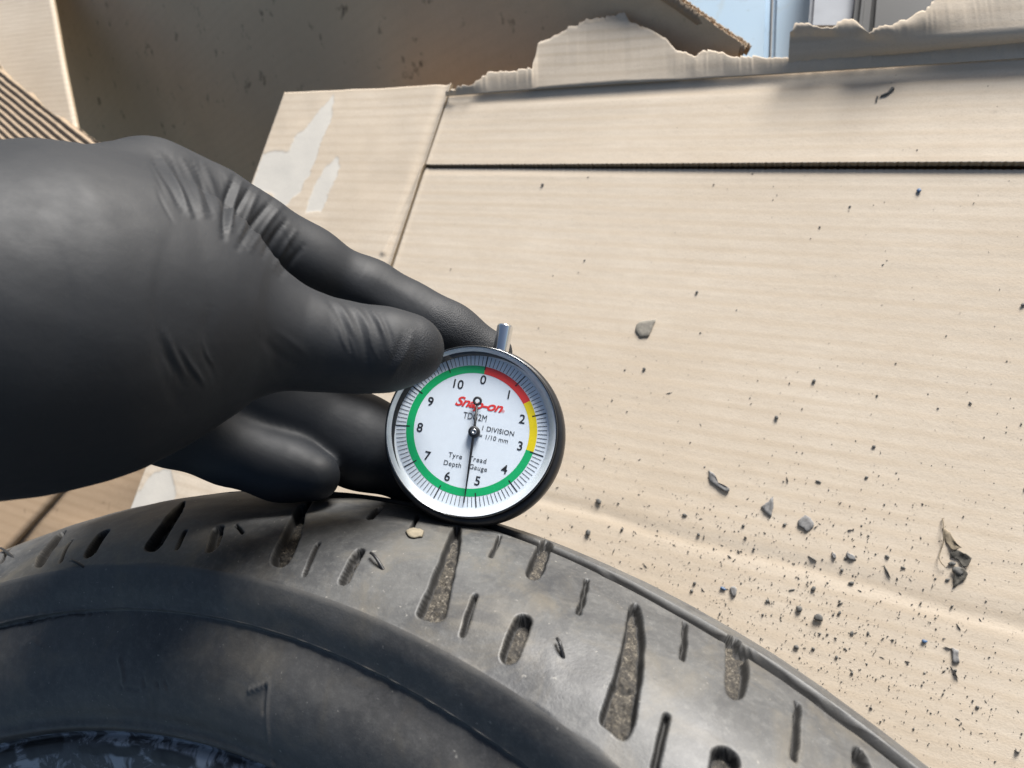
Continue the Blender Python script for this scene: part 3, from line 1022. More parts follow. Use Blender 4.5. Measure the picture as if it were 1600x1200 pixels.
def round_cone(Fd, a, b, k):
    """smooth-union a tapered capsule into the field"""
    pa = np.array(a[:3]); pb = np.array(b[:3]); ra, rb = a[3], b[3]
    mrg = max(ra, rb) + 14
    i0 = np.maximum(np.floor((np.minimum(pa, pb) - mrg - lo) / VX).astype(int), 0)
    i1 = np.minimum(np.ceil((np.maximum(pa, pb) + mrg - lo) / VX).astype(int) + 1, nv3)
    if (i1 <= i0).any(): return
    ax = [lo[d] + VX * np.arange(i0[d], i1[d], dtype=np.float32) for d in range(3)]
    P = np.stack(np.meshgrid(*ax, indexing='ij'), -1).astype(np.float32)
    ab = (pb - pa).astype(np.float32); L2 = float(ab @ ab)
    t = np.clip(((P - pa.astype(np.float32)) @ ab) / L2, 0, 1)
    d = np.linalg.norm(P - pa.astype(np.float32) - t[..., None] * ab, axis=-1) - (ra + (rb - ra) * t)
    s = Fd[i0[0]:i1[0], i0[1]:i1[1], i0[2]:i1[2]]
    h = np.clip(.5 + .5 * (s - d) / k, 0, 1)
    s[...] = s * (1 - h) + d * h - k * h * (1 - h)


def chain(Fd, pts, k):
    for a, b in zip(pts[:-1], pts[1:]): round_cone(Fd, a, b, k)


def new_field(): return np.full(nv3, FAR, np.float32)


# body of the hand and thumb
A = new_field()
chain(A, [pr(-900, 512, 138, 186), pr(-420, 512, 144, 196), pr(-60, 514, 158, 216), pr(80, 494, 172, 225), pr(190, 470, 187, 206)], 16)
chain(A, [pr(20, 534, 166, 192), pr(190, 505, 180, 160), pr(318, 492, 188, 110)], 20)
chain(A, [pr(318, 494, 188, 108), pr(420, 519, 195, 82), pr(500, 537, 201, 68), pr(560, 545, 204, 61), pr(610, 547, 206, 57), pr(645, 546, 208, 50)], 6)
chain(A, [pr(110, 400, 188, 160), pr(240, 330, 208, 92), pr(318, 346, 216, 74)], 14)
chain(A, [pr(170, 535, 205, 150), pr(250, 560, 228, 112)], 14)
# index finger
B = new_field()
chain(B, [pr(250, 322, 213, 80), pr(335, 345, 218, 70), pr(400, 372, 224, 60), pr(475, 411, 232, 55), pr(577, 461, 242, 49), pr(640, 494, 245, 46), pr(700, 520, 246, 42), pr(766, 552, 246, 35)], 7)
# middle, ring and little fingers, folded behind and below the gauge
C1 = new_field()
chain(C1, [pr(240, 540, 228, 100), pr(330, 585, 240, 84), pr(450, 632, 250, 76), pr(567, 693, 252, 66), pr(670, 735, 252, 54), pr(720, 752, 252, 40)], 8)
C2 = new_field()
chain(C2, [pr(210, 600, 214, 100), pr(270, 655, 226, 66), pr(360, 700, 233, 50), pr(440, 730, 234, 46), pr(492, 744, 231, 38)], 8)
C3 = new_field()
chain(C3, [pr(230, 560, 245, 90), pr(380, 640, 266, 60), pr(520, 690, 274, 52), pr(600, 720, 276, 44)], 8)


def smin(a, b, k):
    h = np.clip(.5 + .5 * (a - b) / k, 0, 1)
    return a * (1 - h) + b * h - k * h * (1 - h)


FD = smin(A, B, 5.0)
for C_, kk_ in ((C1, 3.5), (C2, 3.5), (C3, 3.5)): FD = smin(FD, C_, kk_)
del A, B, C1, C2, C3
FD[:2] = FAR; FD[-2:] = FAR
FD[:, :2] = FAR; FD[:, -2:] = FAR; FD[:, :, :2] = FAR; FD[:, :, -2:] = FAR


def surface_nets(Fd):
    s = Fd < 0
    nx_, ny_, nz_ = Fd.shape
    cnt = np.zeros((nx_ - 1, ny_ - 1, nz_ - 1), np.uint8)
    sl_ = lambda i, n: slice(i, n - 1 + i)
    for i in (0, 1):
        for j in (0, 1):
            for k_ in (0, 1): cnt += s[sl_(i, nx_), sl_(j, ny_), sl_(k_, nz_)]
    act = (cnt > 0) & (cnt < 8)
    ix = np.argwhere(act)
    ids = np.full(act.shape, -1, np.int64); ids[act] = np.arange(len(ix))
    cor = [(i, j, k_) for i in (0, 1) for j in (0, 1) for k_ in (0, 1)]
    acc = np.zeros((len(ix), 3)); num = np.zeros(len(ix))
    for a in cor:
        for d in range(3):
            if a[d]: continue
            b = list(a); b[d] = 1
            fa = Fd[ix[:, 0] + a[0], ix[:, 1] + a[1], ix[:, 2] + a[2]]; fb = Fd[ix[:, 0] + b[0], ix[:, 1] + b[1], ix[:, 2] + b[2]]
            c = (fa < 0) != (fb < 0)
            t = np.where(c, fa / np.where(c, fa - fb, 1), 0)
            p = np.tile(np.array(a, float), (len(ix), 1)); p[:, d] = t
            acc[c] += p[c]; num += c
    V = ix + acc / num[:, None]
    Q = []
    for d in range(3):
        e1, e2 = [(1, 2), (2, 0), (0, 1)][d]
        sa = [slice(None)] * 3; sb_ = [slice(None)] * 3
        sa[d] = slice(0, -1); sb_[d] = slice(1, None)
        x = s[tuple(sa)] != s[tuple(sb_)]
        g = np.argwhere(x)
        g = g[(g[:, e1] > 0) & (g[:, e2] > 0) & (g[:, e1] < Fd.shape[e1] - 1) & (g[:, e2] < Fd.shape[e2] - 1)]
        ins = s[g[:, 0], g[:, 1], g[:, 2]]
        o1 = np.zeros(3, int); o1[e1] = 1; o2 = np.zeros(3, int); o2[e2] = 1
        c = [g, g - o1, g - o1 - o2, g - o2]
        q = np.stack([ids[tuple(cc.T)] for cc in c], 1)
        q[~ins] = q[~ins][:, ::-1]
        Q.append(q)
    return V, np.concatenate(Q)


V, Q = surface_nets(FD)
V = lo + V * VX
E_ = np.concatenate([Q[:, [0, 1]], Q[:, [1, 2]], Q[:, [2, 3]], Q[:, [3, 0]]])


def relax(V, it, f):
    for _ in range(it):
        s = np.zeros_like(V); n = np.zeros(len(V))
        for d in range(3):
            s[:, d] = np.bincount(E_[:, 0], V[E_[:, 1], d], len(V)) + np.bincount(E_[:, 1], V[E_[:, 0], d], len(V))
        n = np.bincount(E_[:, 0], minlength=len(V)) + np.bincount(E_[:, 1], minlength=len(V))
        V = V + f * (s / n[:, None] - V)
    return V


for _ in range(6): V = relax(relax(V, 1, .55), 1, -.50)
me = npmesh('hand_base', c2w(V), Q)
tmp = bpy.data.objects.new('hand_base', me); COL.objects.link(tmp)
md = tmp.modifiers.new('s', 'SUBSURF'); md.levels = 1; md.render_levels = 1
dg = bpy.context.evaluated_depsgraph_get()
gm = bpy.data.meshes.new_from_object(tmp.evaluated_get(dg))
bpy.data.objects.remove(tmp); bpy.data.meshes.remove(me)
gm.name = 'gloved_hand'
nvt = len(gm.vertices)
co = np.empty(nvt * 3, np.float32); gm.vertices.foreach_get('co', co); co = co.reshape(-1, 3).astype(float)
no = np.empty(nvt * 3, np.float32); gm.vertices.foreach_get('normal', no); no = no.reshape(-1, 3).astype(float)
if (no * (co - co.mean(0))).sum() < 0:
    gm.flip_normals(); no = -no
PX = topix(co); facing = ((CAM - co) * no).sum(1) > 0
camz = -((co - CAM) @ ROT)[:, 2] * 1000
disp = np.zeros(nvt)


def fold(pts, wpx, amp, zmin=0, zmax=400):
    """a crease or a raised fold in the glove, following a line seen on it"""
    global disp
    pts = resample(smooth_line(pts), 14)
    tot_ = len(pts) - 1
    d = np.full(nvt, 1e9); tt_ = np.zeros(nvt)
    for i in range(tot_):
        q = segdist(PX, pts[i], pts[i + 1]); c = q < d
        d = np.where(c, q, d); tt_ = np.where(c, (i + .5) / tot_, tt_)
    fade = np.sin(np.pi * np.clip(tt_, .04, .96)) ** .6
    msk = facing & (camz > zmin) & (camz < zmax)
    disp += amp * fade * np.exp(-(d / wpx) ** 2) * msk


def smooth_line(p):
    p = np.asarray(p, float)
    for _ in range(2):
        q = [p[0]]
        for a, b in zip(p[:-1], p[1:]): q += [a * .75 + b * .25, a * .25 + b * .75]
        p = np.array(q + [p[-1]])
    return p


# thumb joint
for pts, wv_, am in [([(508, 462), (530, 490), (545, 530), (548, 560)], 6, -.55), ([(522, 464), (543, 492), (556, 530)], 5, .45), ([(536, 468), (560, 500), (572, 545), (574, 575)], 6, -.6),
                     ([(550, 472), (572, 500), (584, 540)], 5, .5), ([(566, 476), (586, 505), (594, 540)], 5, -.45), ([(578, 480), (598, 510), (604, 546)], 5, .5), ([(592, 484), (610, 520), (614, 550)], 5, -.4),
                     ([(645, 520), (636, 550), (620, 575), (610, 592)], 6, .7), ([(630, 520), (622, 548), (606, 575)], 6, -.55), ([(655, 535), (648, 562), (632, 590)], 6, -.5),
                     ([(400, 520), (440, 560), (478, 580)], 9, -.3), ([(430, 515), (470, 545), (482, 560)], 7, .25),
                     # heel of the thumb
                     ([(246, 520), (262, 560), (286, 602)], 7, -.4), ([(258, 518), (274, 556), (298, 598)], 6, .5), ([(272, 540), (290, 575), (312, 602)], 6, -.4), ([(284, 545), (302, 578), (320, 600)], 5, .5),
                     ([(330, 470), (320, 520), (330, 570)], 12, -.35)]:
    fold(pts, wv_ * .8, am * .5, 0, 212)
# web and base of the index finger
for pts, wv_, am in [([(236, 240), (262, 285), (285, 330)], 7, -.8), ([(250, 242), (276, 285), (297, 338)], 5, .8), ([(264, 246), (290, 290), (306, 340)], 5, -.7), ([(285, 250), (306, 292), (318, 338)], 6, .8),
                     ([(300, 254), (320, 290), (330, 340)], 6, -.6), ([(318, 256), (334, 290), (344, 330)], 6, .5), ([(366, 276), (352, 318), (350, 372)], 7, -1.7), ([(378, 284), (364, 322), (360, 360)], 5, 1.0),
                     ([(390, 292), (376, 320), (366, 342)], 6, -1.3), ([(404, 298), (390, 330), (376, 366)], 6, .8), ([(426, 312), (402, 340), (372, 388)], 7, -1.2), ([(440, 322), (416, 352), (390, 392)], 6, .8),
                     ([(446, 345), (428, 370), (412, 400)], 7, -1.2), ([(462, 362), (446, 384), (428, 420)], 6, .8), ([(474, 384), (458, 404), (438, 432)], 7, -.8),
                     ([(560, 420), (620, 450), (680, 490)], 14, .3), ([(470, 440), (540, 470), (600, 486)], 10, -.4)]:
    fold(pts, wv_ * .75, am * .6, 0, 400)
# finer creases between the larger ones
rw = np.random.RandomState(17)
for c0, dx, ln, n_, zmx in (((575, 515), 60, (14, 52), 9, 212), ((300, 295), 62, (26, 78), 12, 400), ((410, 360), 46, (20, 54), 9, 400), ((290, 565), 40, (16, 46), 6, 205)):
    for _ in range(n_):
        x0 = c0[0] + rw.uniform(-dx, dx); y0 = c0[1] + rw.uniform(-24, 24)
        p_ = [(x0 - ln[0] * .5, y0 - ln[1] * .5 * rw.uniform(.5, 1)), (x0 + rw.uniform(-7, 7), y0), (x0 + ln[0] * .5, y0 + ln[1] * .5 * rw.uniform(.5, 1))]
        fold(p_, rw.uniform(2.6, 4.4), rw.choice([-1, 1]) * rw.uniform(.04, .15), 0, zmx)
g3 = lambda sc, sd: (vnoise(co[:, 0] / sc, co[:, 1] / sc, sd) + vnoise(co[:, 1] / sc + 7, co[:, 2] / sc, sd + 1) + vnoise(co[:, 2] / sc, co[:, 0] / sc + 3, sd + 2)) / 2
disp += .30 * g3(.016, 101) + .09 * g3(.005, 104)
co2 = co + no * disp[:, None] * MM
gm.vertices.foreach_set('co', co2.astype(np.float32).ravel()); gm.update()
gr = np.zeros(nvt)
gr = np.maximum(gr, sstep(75, 45, np.linalg.norm((PX - np.array([668, 560])) / np.array([1.0, .9]), axis=1)) * (camz < 222) * sstep(480, 560, PX[:, 1]))
gr = np.maximum(gr, sstep(95, 50, np.linalg.norm((PX - np.array([740, 530])), axis=1)) * (camz > 222))
attr(gm, 'grip', gr)
hand = link('gloved_hand', gm, M['glove'])
tag(hand, 'left hand in a black nitrile glove pinching the dial gauge between thumb and fingers', 'hand')
del FD

# ------------------------------------------------------------------ tyre tread depth gauge
gn = np.array([-.06, .17, 1.0]); gn /= np.linalg.norm(gn)
ROLL = math.radians(10.5)
gy_ = np.array([math.sin(ROLL), math.cos(ROLL), 0.0]); gy_ -= gn * (gy_ @ gn); gy_ /= np.linalg.norm(gy_)
gx_ = np.cross(gy_, gn)
G0 = at(736.5, 672, 223.0)                   # centre of the dial, camera mm
gm4 = Matrix.Identity(4)
cols = [ROT @ gx_, ROT @ gy_, ROT @ gn]; o0 = c2w(G0)
for i in range(3):
    for j in range(3): gm4[i][j] = cols[j][i]
    gm4[i][3] = o0[i]
gauge = empty('tread_depth_gauge', mat=gm4)
tag(gauge, 'round dial tyre tread gauge with a green, red and yellow ring, pressed on the tread', 'gauge')


def dl(px, py, z=0.0):
    """sight line -> gauge coordinates (mm) on the level z above the dial"""
    d = ray(px, py); o = G0 + gn * z
    p = d * ((o @ gn) / (d @ gn)) - G0
    return np.array([p @ gx_, p @ gy_])


def gpart(name, V, Q, mat, smooth=True, parent=None):
    me = npmesh(name, np.asarray(V, float) * MM, Q)
    return link(name, me, mat, parent or gauge, smooth)


def glathe(name, prof, mat, n=128, off=(0, 0)):
    V, Q = lathe(prof, n)
    V[:, 0] += off[0]; V[:, 1] += off[1]
    return gpart(name, V, Q, mat)


OFF = (1.15, -1.1)
glathe('case', [(0, -15), (22, -15), (25.0, -14.6), (26.6, -13.4), (27.4, -11.5), (27.6, -8), (27.6, -2), (27.3, .4), (26.7, 1.5), (26.1, 1.8), (24.4, 1.7), (24.3, -.6), (0, -.6)], M['case'], off=OFF)
BO = (.25, -.35)
glathe('bezel', [(25.2, 1.2), (25.8, 1.4), (26.0, 2.0), (26.0, 3.0), (25.85, 3.4), (25.6, 3.5), (25.45, 3.3), (25.4, 2.6)], M['bezel'], off=BO)
glathe('dial_rim', [(25.5, 3.1), (25.0, 2.9), (24.3, 1.9), (23.7, .8), (23.5, .15), (23.4, .02)], M['flange'], off=(BO[0] * .6, BO[1] * .6))
# dial
a = np.linspace(0, 2 * np.pi, 160, endpoint=False)
V, Q = lathe([(23.7, 0), (12, 0), (.01, 0)], 160)
dial = gpart('dial', V, Q, M['dial'], False)


def sector(name, r0, r1, a0, a1, mat, z=.05, n=80):
    t = np.linspace(a0, a1, n)
    V = np.concatenate([np.stack([r0 * np.sin(t), r0 * np.cos(t), t * 0 + z], 1), np.stack([r1 * np.sin(t), r1 * np.cos(t), t * 0 + z], 1)])
    Q = [(i, i + 1, n + i + 1, n + i) for i in range(n - 1)]
    return gpart(name, V, np.array(Q)[:, ::-1], mat, False, dial)


z0 = dl(759.8, 569); A0_ = math.atan2(z0[0], z0[1])
DIV = 2 * math.pi / 11
yr = dl(828.5, 627); rd = A0_ + 1.57 * DIV; yl = A0_ + 2.98 * DIV
sector('red_band', 17.6, 19.95, A0_, rd, M['red'])
sector('yellow_band', 17.6, 19.95, rd, yl, M['yellow'])
sector('green_band', 17.6, 19.95, yl, A0_ + 2 * math.pi, M['green'], n=220)


def quadstrip(segs):
    V = []; Q = []
    for (p, q, wd, z) in segs:
        p = np.array(p); q = np.array(q); d = (q - p) / np.linalg.norm(q - p); nn = np.array([-d[1], d[0]]) * wd / 2
        k_ = len(V)
        V += [(*(p - nn), z), (*(q - nn), z), (*(q + nn), z), (*(p + nn), z)]
        Q.append((k_, k_ + 3, k_ + 2, k_ + 1))
    V = np.array(V); Q = np.array(Q)
    a, b, c = V[Q[0][0]], V[Q[0][1]], V[Q[0][2]]
    if np.cross(b - a, c - a)[2] < 0: Q = Q[:, ::-1]
    return V, Q


mi, ma = [], []
for i in range(110):
    t = A0_ + i * DIV / 10; u = np.array([math.sin(t), math.cos(t)])
    if i % 10 == 0: ma.append((u * 18.9, u * 23.2, .36, .10))
    else: mi.append((u * 20.1, u * 23.0, .17, .09))
V, Q = quadstrip(mi); gpart('minor_ticks', V, Q, M['ink'], False, dial)
for sg in ma:
    V, Q = quadstrip([sg]); gpart('major_tick', V, Q, M['ink'], False, dial)


def text(name, body, px, py, size, mat, rot=0.0, z=.10, bold=0.0, shear=0.0, sx=1.0, spacing=1.0):
    cu = bpy.data.curves.new(name, 'FONT')
    cu.body = body; cu.size = size * MM; cu.align_x = 'CENTER'; cu.align_y = 'CENTER'
    cu.offset = bold * MM; cu.shear = shear; cu.space_character = spacing; cu.resolution_u = 6
    t = bpy.data.objects.new(name, cu); COL.objects.link(t)
    me = bpy.data.meshes.new_from_object(t.evaluated_get(bpy.context.evaluated_depsgraph_get()))
    bpy.data.objects.remove(t); bpy.data.curves.remove(cu)
    o = link(name, me, mat, dial, False)
    p = dl(px, py, z)
    o.location = (p[0] * MM, p[1] * MM, z * MM); o.rotation_euler = (0, 0, rot); o.scale = (sx, 1, 1)
    return o


cx = lambda x, y: (560 + x / 3.3333, 480 + y / 3.3333)
for s_, x, y in (('0', 650, 380), ('1', 783, 458), ('2', 853, 585), ('3', 842, 725), ('4', 760, 847), ('5', 620, 907), ('6', 463, 883), ('7', 358, 776), ('8', 320, 628), ('9', 376, 493), ('10', 516, 402)):
    text('numeral', s_, *cx(x, y), 3.85, M['ink'], bold=.045)
text('lettering', 'Snap-on', *cx(625, 507), 4.05, M['red'], rot=.02, bold=.11, shear=.38, sx=1.14, spacing=.96)
text('lettering', '\u00ae', *cx(753, 543), 1.3, M['red'])
text('lettering', 'TDG2M', *cx(608, 573), 2.9, M['ink'], bold=.0, sx=.76, rot=.03)
text('lettering', '1 DIVISION', *cx(726, 645), 2.05, M['ink'], bold=.008, spacing=1.02)
text('lettering', '= 1/10 mm', *cx(704, 684), 1.95, M['ink'], bold=.008, spacing=1.05)
text('lettering', 'Tyre', *cx(505, 774), 2.05, M['ink'], bold=.008, spacing=1.12)
text('lettering', 'Depth', *cx(490, 817), 2.05, M['ink'], bold=.008, spacing=1.08)
text('lettering', 'Tread', *cx(622, 795), 2.05, M['ink'], bold=.008, spacing=1.12)
text('lettering', 'Gauge', *cx(624, 838), 2.05, M['ink'], bold=.008, spacing=1.08)
# pointer
hb_ = dl(740.6, 674.6, 1.6); tp_ = dl(724.8, 786, 1.6); tl_ = dl(746, 626.5, 1.6)
d = (tp_ - hb_) / np.linalg.norm(tp_ - hb_); nn = np.array([-d[1], d[0]])
ot = (tl_ - hb_) / np.linalg.norm(tl_ - hb_)
prow = [(tl_ - ot * 1.0, .34), (hb_, .44), (hb_ + (tp_ - hb_) * .5, .34), (tp_, .14)]
V = []
for p, wd in prow: V += [(*(p - nn * wd), 1.5), (*(p + nn * wd), 1.5), (*(p + nn * wd * .6), 1.75), (*(p - nn * wd * .6), 1.75)]
Q = []
for i in range(3):
    for j in range(4): Q.append((i * 4 + j, i * 4 + (j + 1) % 4, i * 4 + 4 + (j + 1) % 4, i * 4 + 4 + j))
Q += [(0, 3, 2, 1), (12, 13, 14, 15)]
ptr = gpart('pointer', V, np.array(Q), M['ink'], False)
V, Q = lathe([(1.35, 1.45), (1.4, 1.6), (1.3, 1.8), (.75, 1.8), (.65, 1.6), (.68, 1.45), (1.35, 1.45)], 40)
V[:, :2] += tl_; gpart('pointer_eye', V, Q, M['ink'], True, ptr)
V, Q = lathe([(1.75, .1), (1.75, 1.7), (1.55, 2.0), (.85, 2.05), (.01, 2.05)], 48)
V[:, :2] += hb_; gpart('hub', V, Q, M['ink'], True, ptr)
V, Q = lathe([(.86, 2.0), (.86, 2.35), (.7, 2.5), (.3, 2.5), (.25, 2.3), (.01, 2.3)], 32)
V[:, :2] += hb_; gpart('hub_screw', V, Q, M['steel'], True, ptr)
# crystal: a shallow dome
rr = np.linspace(25.42, .01, 26)
prof = [(r_, 3.0 + 1.25 * (1 - (r_ / 25.42) ** 2)) for r_ in rr]
glathe('crystal', prof, M['crystal'], 128, (BO[0], BO[1]))
# plunger at the top
kp = dl(789.8, 508, -6.0); kb = dl(781.5, 552, -6.0)
dk = (kp - kb) / np.linalg.norm(kp - kb)


def rod(name, p0, p1, prof, mat, zc):
    """turned rod between two points of the gauge plane: prof = (fraction along, radius)"""
    ax = np.array([*(p1 - p0), 0.0]); L_ = np.linalg.norm(ax); ax /= L_
    u = np.cross(ax, [0, 0, 1.0]); v_ = np.cross(ax, u)
    aa = np.linspace(0, 2 * np.pi, 40, endpoint=False)
    V = [np.array([*p0, zc]) + ax * L_ * f_ + r_ * (np.cos(t) * u + np.sin(t) * v_) for t in aa for f_, r_ in prof]
    return gpart(name, np.array(V), gridq(40, len(prof), True), mat)


rod('plunger', kb - dk * 2, kp, [(0, 2.55), (.93, 2.55), (.975, 2.47), (.995, 2.25), (1.0, 2.0), (1.0, .01)], M['chrome'], -6.0)
rod('plunger_collar', kb - dk * 3.5, kb + dk * .2, [(0, 3.0), (.8, 3.0), (1.0, 2.6), (1.0, .01)], M['case'], -6.0)
pb0 = np.array([OFF[0] - 1.0, OFF[1] - 26.5])
rod('probe', pb0, pb0 + np.array([-.4, -5.0]), [(0, 1.0), (.8, .9), (1.0, .5), (1.0, .01)], M['steel'], -9.0)

# ------------------------------------------------------------------ scraps lying on the cardboard and the tyre
def flap_z(x, y):
    x = np.asarray(x, float); y = np.asarray(y, float)
    return board_z(x, y) + crease_h(x, y)


def flake(name, px, mat, th=.0005, curl=.0012, seed=0, surf=None, parent=None):
    """a thin chip with a ragged outline, slightly curled"""
    px = np.asarray(px, float)
    c = px.mean(0)
    pts = resample(np.concatenate([px, px[:1]]), max(18, len(px) * 3))[:-1]
    r_ = np.random.RandomState(seed)
    pts = pts + r_.normal(0, .45, pts.shape)
    rings = [1.0, .86, .5]
    top = []
    for q in rings:
        for p in pts:
            pp = c + (p - c) * q
            if surf is None:
                w_ = onp(*pp); w_[2] = flap_z(w_[0], w_[1])
                nrm_ = np.array([0, 0, 1.0])
            else: w_, nrm_ = on_tyre(*pp)
            hgt = .0001 + .4 * curl * (q ** 2) * (.5 + .5 * math.sin(math.atan2(p[1] - c[1], p[0] - c[0]) + seed)) + (0 if q == 1.0 else th) + r_.normal(0, .00004)
            top.append(np.array(w_) + nrm_ * (hgt + th * .5))
    n = len(pts); V = np.array(top)
    cen = V[2 * n:].mean(0)
    bot = V[:n] - np.array([0, 0, th]); cb = bot.mean(0)
    V = np.concatenate([V, [cen], bot, [cb]])
    T = []
    for k_ in range(2):
        for i in range(n):
            j = (i + 1) % n
            T += [(k_ * n + i, k_ * n + j, (k_ + 1) * n + j), (k_ * n + i, (k_ + 1) * n + j, (k_ + 1) * n + i)]
    for i in range(n):
        j = (i + 1) % n
        T.append((2 * n + i, 2 * n + j, 3 * n))
        T += [(3 * n + 1 + i, 3 * n + 1 + j, j), (3 * n + 1 + i, j, i)]
        T.append((3 * n + 1 + j, 3 * n + 1 + i, 4 * n + 1))
    T = np.array(T)
    a, b, c_ = V[T[0][0]], V[T[0][1]], V[T[0][2]]
    if np.cross(b - a, c_ - a)[2] < 0: T = T[:, ::-1]
    return link(name, npmesh(name, V, T), mat, parent, False)


bm = bmesh.new(); bmesh.ops.create_icosphere(bm, subdivisions=2, radius=1.0); bm.verts.ensure_lookup_table()
ICO_V = np.array([v.co[:] for v in bm.verts]); ICO_F = np.array([[v.index for v in f.verts] for f in bm.faces]); bm.free()


def lump(name, px, py, rx, ry, mat, seed=0, parent=None):
    """an irregular crumb rx by ry pixels across"""
    c = onp(px, py); sc_ = np.linalg.norm(onp(px + 10, py) - c) / 10
    r_ = np.random.RandomState(seed)
    nz = 1 + .28 * (vnoise(ICO_V[:, 0] * 1.3 + seed, ICO_V[:, 1] * 1.3, 111) + vnoise(ICO_V[:, 2] * 1.6 + seed, ICO_V[:, 0] * 1.6, 112)) + r_.normal(0, .06, len(ICO_V))
    V = ICO_V * nz[:, None]
    an = r_.rand() * 1.0 - .5
    V = V * np.array([rx * sc_ / 2, ry * sc_ / 2, min(rx, ry) * sc_ * .27])
    V = np.stack([V[:, 0] * math.cos(an) - V[:, 1] * math.sin(an), V[:, 0] * math.sin(an) + V[:, 1] * math.cos(an), V[:, 2]], 1)
    z = float(flap_z(c[0], c[1]))
    V = V + np.array([c[0], c[1], z + min(rx, ry) * sc_ * .30])
    return link(name, npmesh(name, V, ICO_F), mat, parent, False)


o = flake('rubber_flake', [(994, 508), (1003, 502), (1016, 501), (1026, 499), (1020, 512), (1014, 527), (1000, 528), (993, 519)], M['flake_tan'], seed=1, curl=.0006)
tag(o, 'smooth olive grey flake with one pointed corner, alone right of the gauge plunger', 'flake', 'flakes on the cardboard')
o = flake('rubber_flake', [(1108, 734), (1116, 740), (1123, 756), (1134, 759), (1142, 765), (1137, 771), (1123, 762), (1108, 752)], M['flake'], seed=2, curl=.0022)
tag(o, 'bent brownish grey flake shaped like a boomerang, nearest the gauge of the dark flakes', 'flake', 'flakes on the cardboard')
o = flake('rubber_flake', [(1208, 776), (1209, 792), (1204, 810), (1194, 800), (1190, 792), (1200, 784)], M['flake'], seed=3, curl=.0010)
tag(o, 'triangular dark grey flake, middle of the three ragged flakes right of the dial', 'flake', 'flakes on the cardboard')
o = flake('rubber_flake', [(1247, 814), (1258, 805), (1267, 809), (1273, 820), (1268, 826), (1260, 833), (1255, 826), (1247, 822)], M['flake'], seed=4, curl=.0007)
tag(o, 'broad ragged dark grey flake, rightmost of the three flakes right of the dial', 'flake', 'flakes on the cardboard')
o = flake('rubber_flake', [(1323, 863), (1333, 867), (1338, 871), (1334, 876), (1326, 874), (1322, 868)], M['flake'], seed=5, curl=.0005)
tag(o, 'small oval grey flake just above the dented crease', 'flake', 'flakes on the cardboard')
o = flake('rubber_flake', [(1300, 862), (1304, 865), (1307, 872), (1303, 873), (1300, 868)], M['flake'], seed=6, curl=.0004)
tag(o, 'tiny pointed grey flake left of the small oval flake', 'flake', 'flakes on the cardboard')
o = flake('rubber_flake', [(1141, 917), (1147, 916), (1152, 920), (1150, 931), (1146, 933), (1142, 926)], M['flake'], seed=7, curl=.0008)
tag(o, 'grey tooth shaped flake close above the tyre with a blue speck beside it', 'flake', 'flakes on the cardboard')
o = flake('rubber_flake', [(1486, 1012), (1497, 1014), (1499, 1036), (1489, 1037)], M['flake'], seed=8, curl=.0003)
tag(o, 'upright grey rectangular strip at the lower right', 'flake', 'flakes on the cardboard')
o = flake('paper_scrap', [(633, 831), (645, 827), (660, 829), (659, 841), (640, 842)], M['paper'], .0004, .0004, 9, surf=True)
tag(o, 'small tan paper scrap lying on the tread below the gauge', 'paper scrap')
o = lump('blue_chip', 1130, 920, 9, 6, M['blue_bit'], 10); tag(o, 'tiny blue chip beside the tooth shaped grey flake', 'chip')
o = lump('blue_chip', 1444, 1002, 10, 7, M['blue_bit'], 11); tag(o, 'tiny blue chip near the upright grey strip at lower right', 'chip')
o = lump('blue_chip', 1436, 299, 8, 9, M['blue_bit'], 12); tag(o, 'tiny blue chip just below the serrated slot at the right', 'chip')
# dried leaf with its stalk and seed
lf = empty('dried_leaf', onp(1495, 870))
tag(lf, 'crumpled dried leaf with a thin curled stalk lying at the right of the cardboard', 'leaf')
lo_ = np.array(lf.location)
zz = lambda L: [(1200 + x / 4, 700 + y / 4) for x, y in L]


def under(o): o.data.transform(Matrix.Translation(-Vector(lo_))); o.parent = lf; return o


under(flake('blade', zz([(1088, 500), (1130, 520), (1172, 590), (1208, 625), (1180, 640), (1150, 640), (1110, 590)]), M['stalk'], .0003, .0030, 20))
under(flake('blade', zz([(1140, 650), (1185, 640), (1225, 660), (1275, 690), (1252, 740), (1215, 748), (1190, 700), (1140, 680)]), M['leaf'], .0003, .0036, 21))
under(flake('blade', zz([(1165, 765), (1215, 752), (1250, 785), (1225, 830), (1190, 850), (1155, 878), (1160, 820)]), M['leaf'], .0004, .0030, 22))
under(lump('seed', 1487, 881, 13, 7, M['crumb'], 23))
under(lump('clod', 1497, 893, 16, 14, M['crumb'], 24))
sp_ = smooth_line(zz([(1090, 440), (1096, 480), (1092, 520), (1098, 590), (1078, 640), (1064, 690), (1082, 725), (1108, 748)]))
W_ = np.array([onp(*p) for p in sp_]); W_[:, 2] = flap_z(W_[:, 0], W_[:, 1]) + .0006 + .0012 * np.sin(np.linspace(0, 6, len(W_))) ** 2
V, Q = tube(W_, np.linspace(.0003, .00018, len(W_)), 6)
under(link('stalk', npmesh('stalk', V, Q), M['stalk']))
# twig
tw = empty('twig', onp(1380, 150)); lo_ = np.array(tw.location); lf_ = lf; lf = tw
tag(tw, 'short broken dark twig on the upper flap above the serrated slot', 'twig')
for i, pp in enumerate(([(1369, 162), (1371, 154)], [(1376, 153), (1387, 149)], [(1386, 150), (1390, 146), (1395, 141)])):
    W_ = resample([onp(*p) for p in pp], 6); W_[:, 2] = board_z(W_[:, 0], W_[:, 1]) + .0016
    V, Q = tube(W_, np.linspace(.0006, .0010, 6) * (.6 + .25 * i), 6)
    under(link('stick', npmesh('stick', V, Q), M['crumb']))
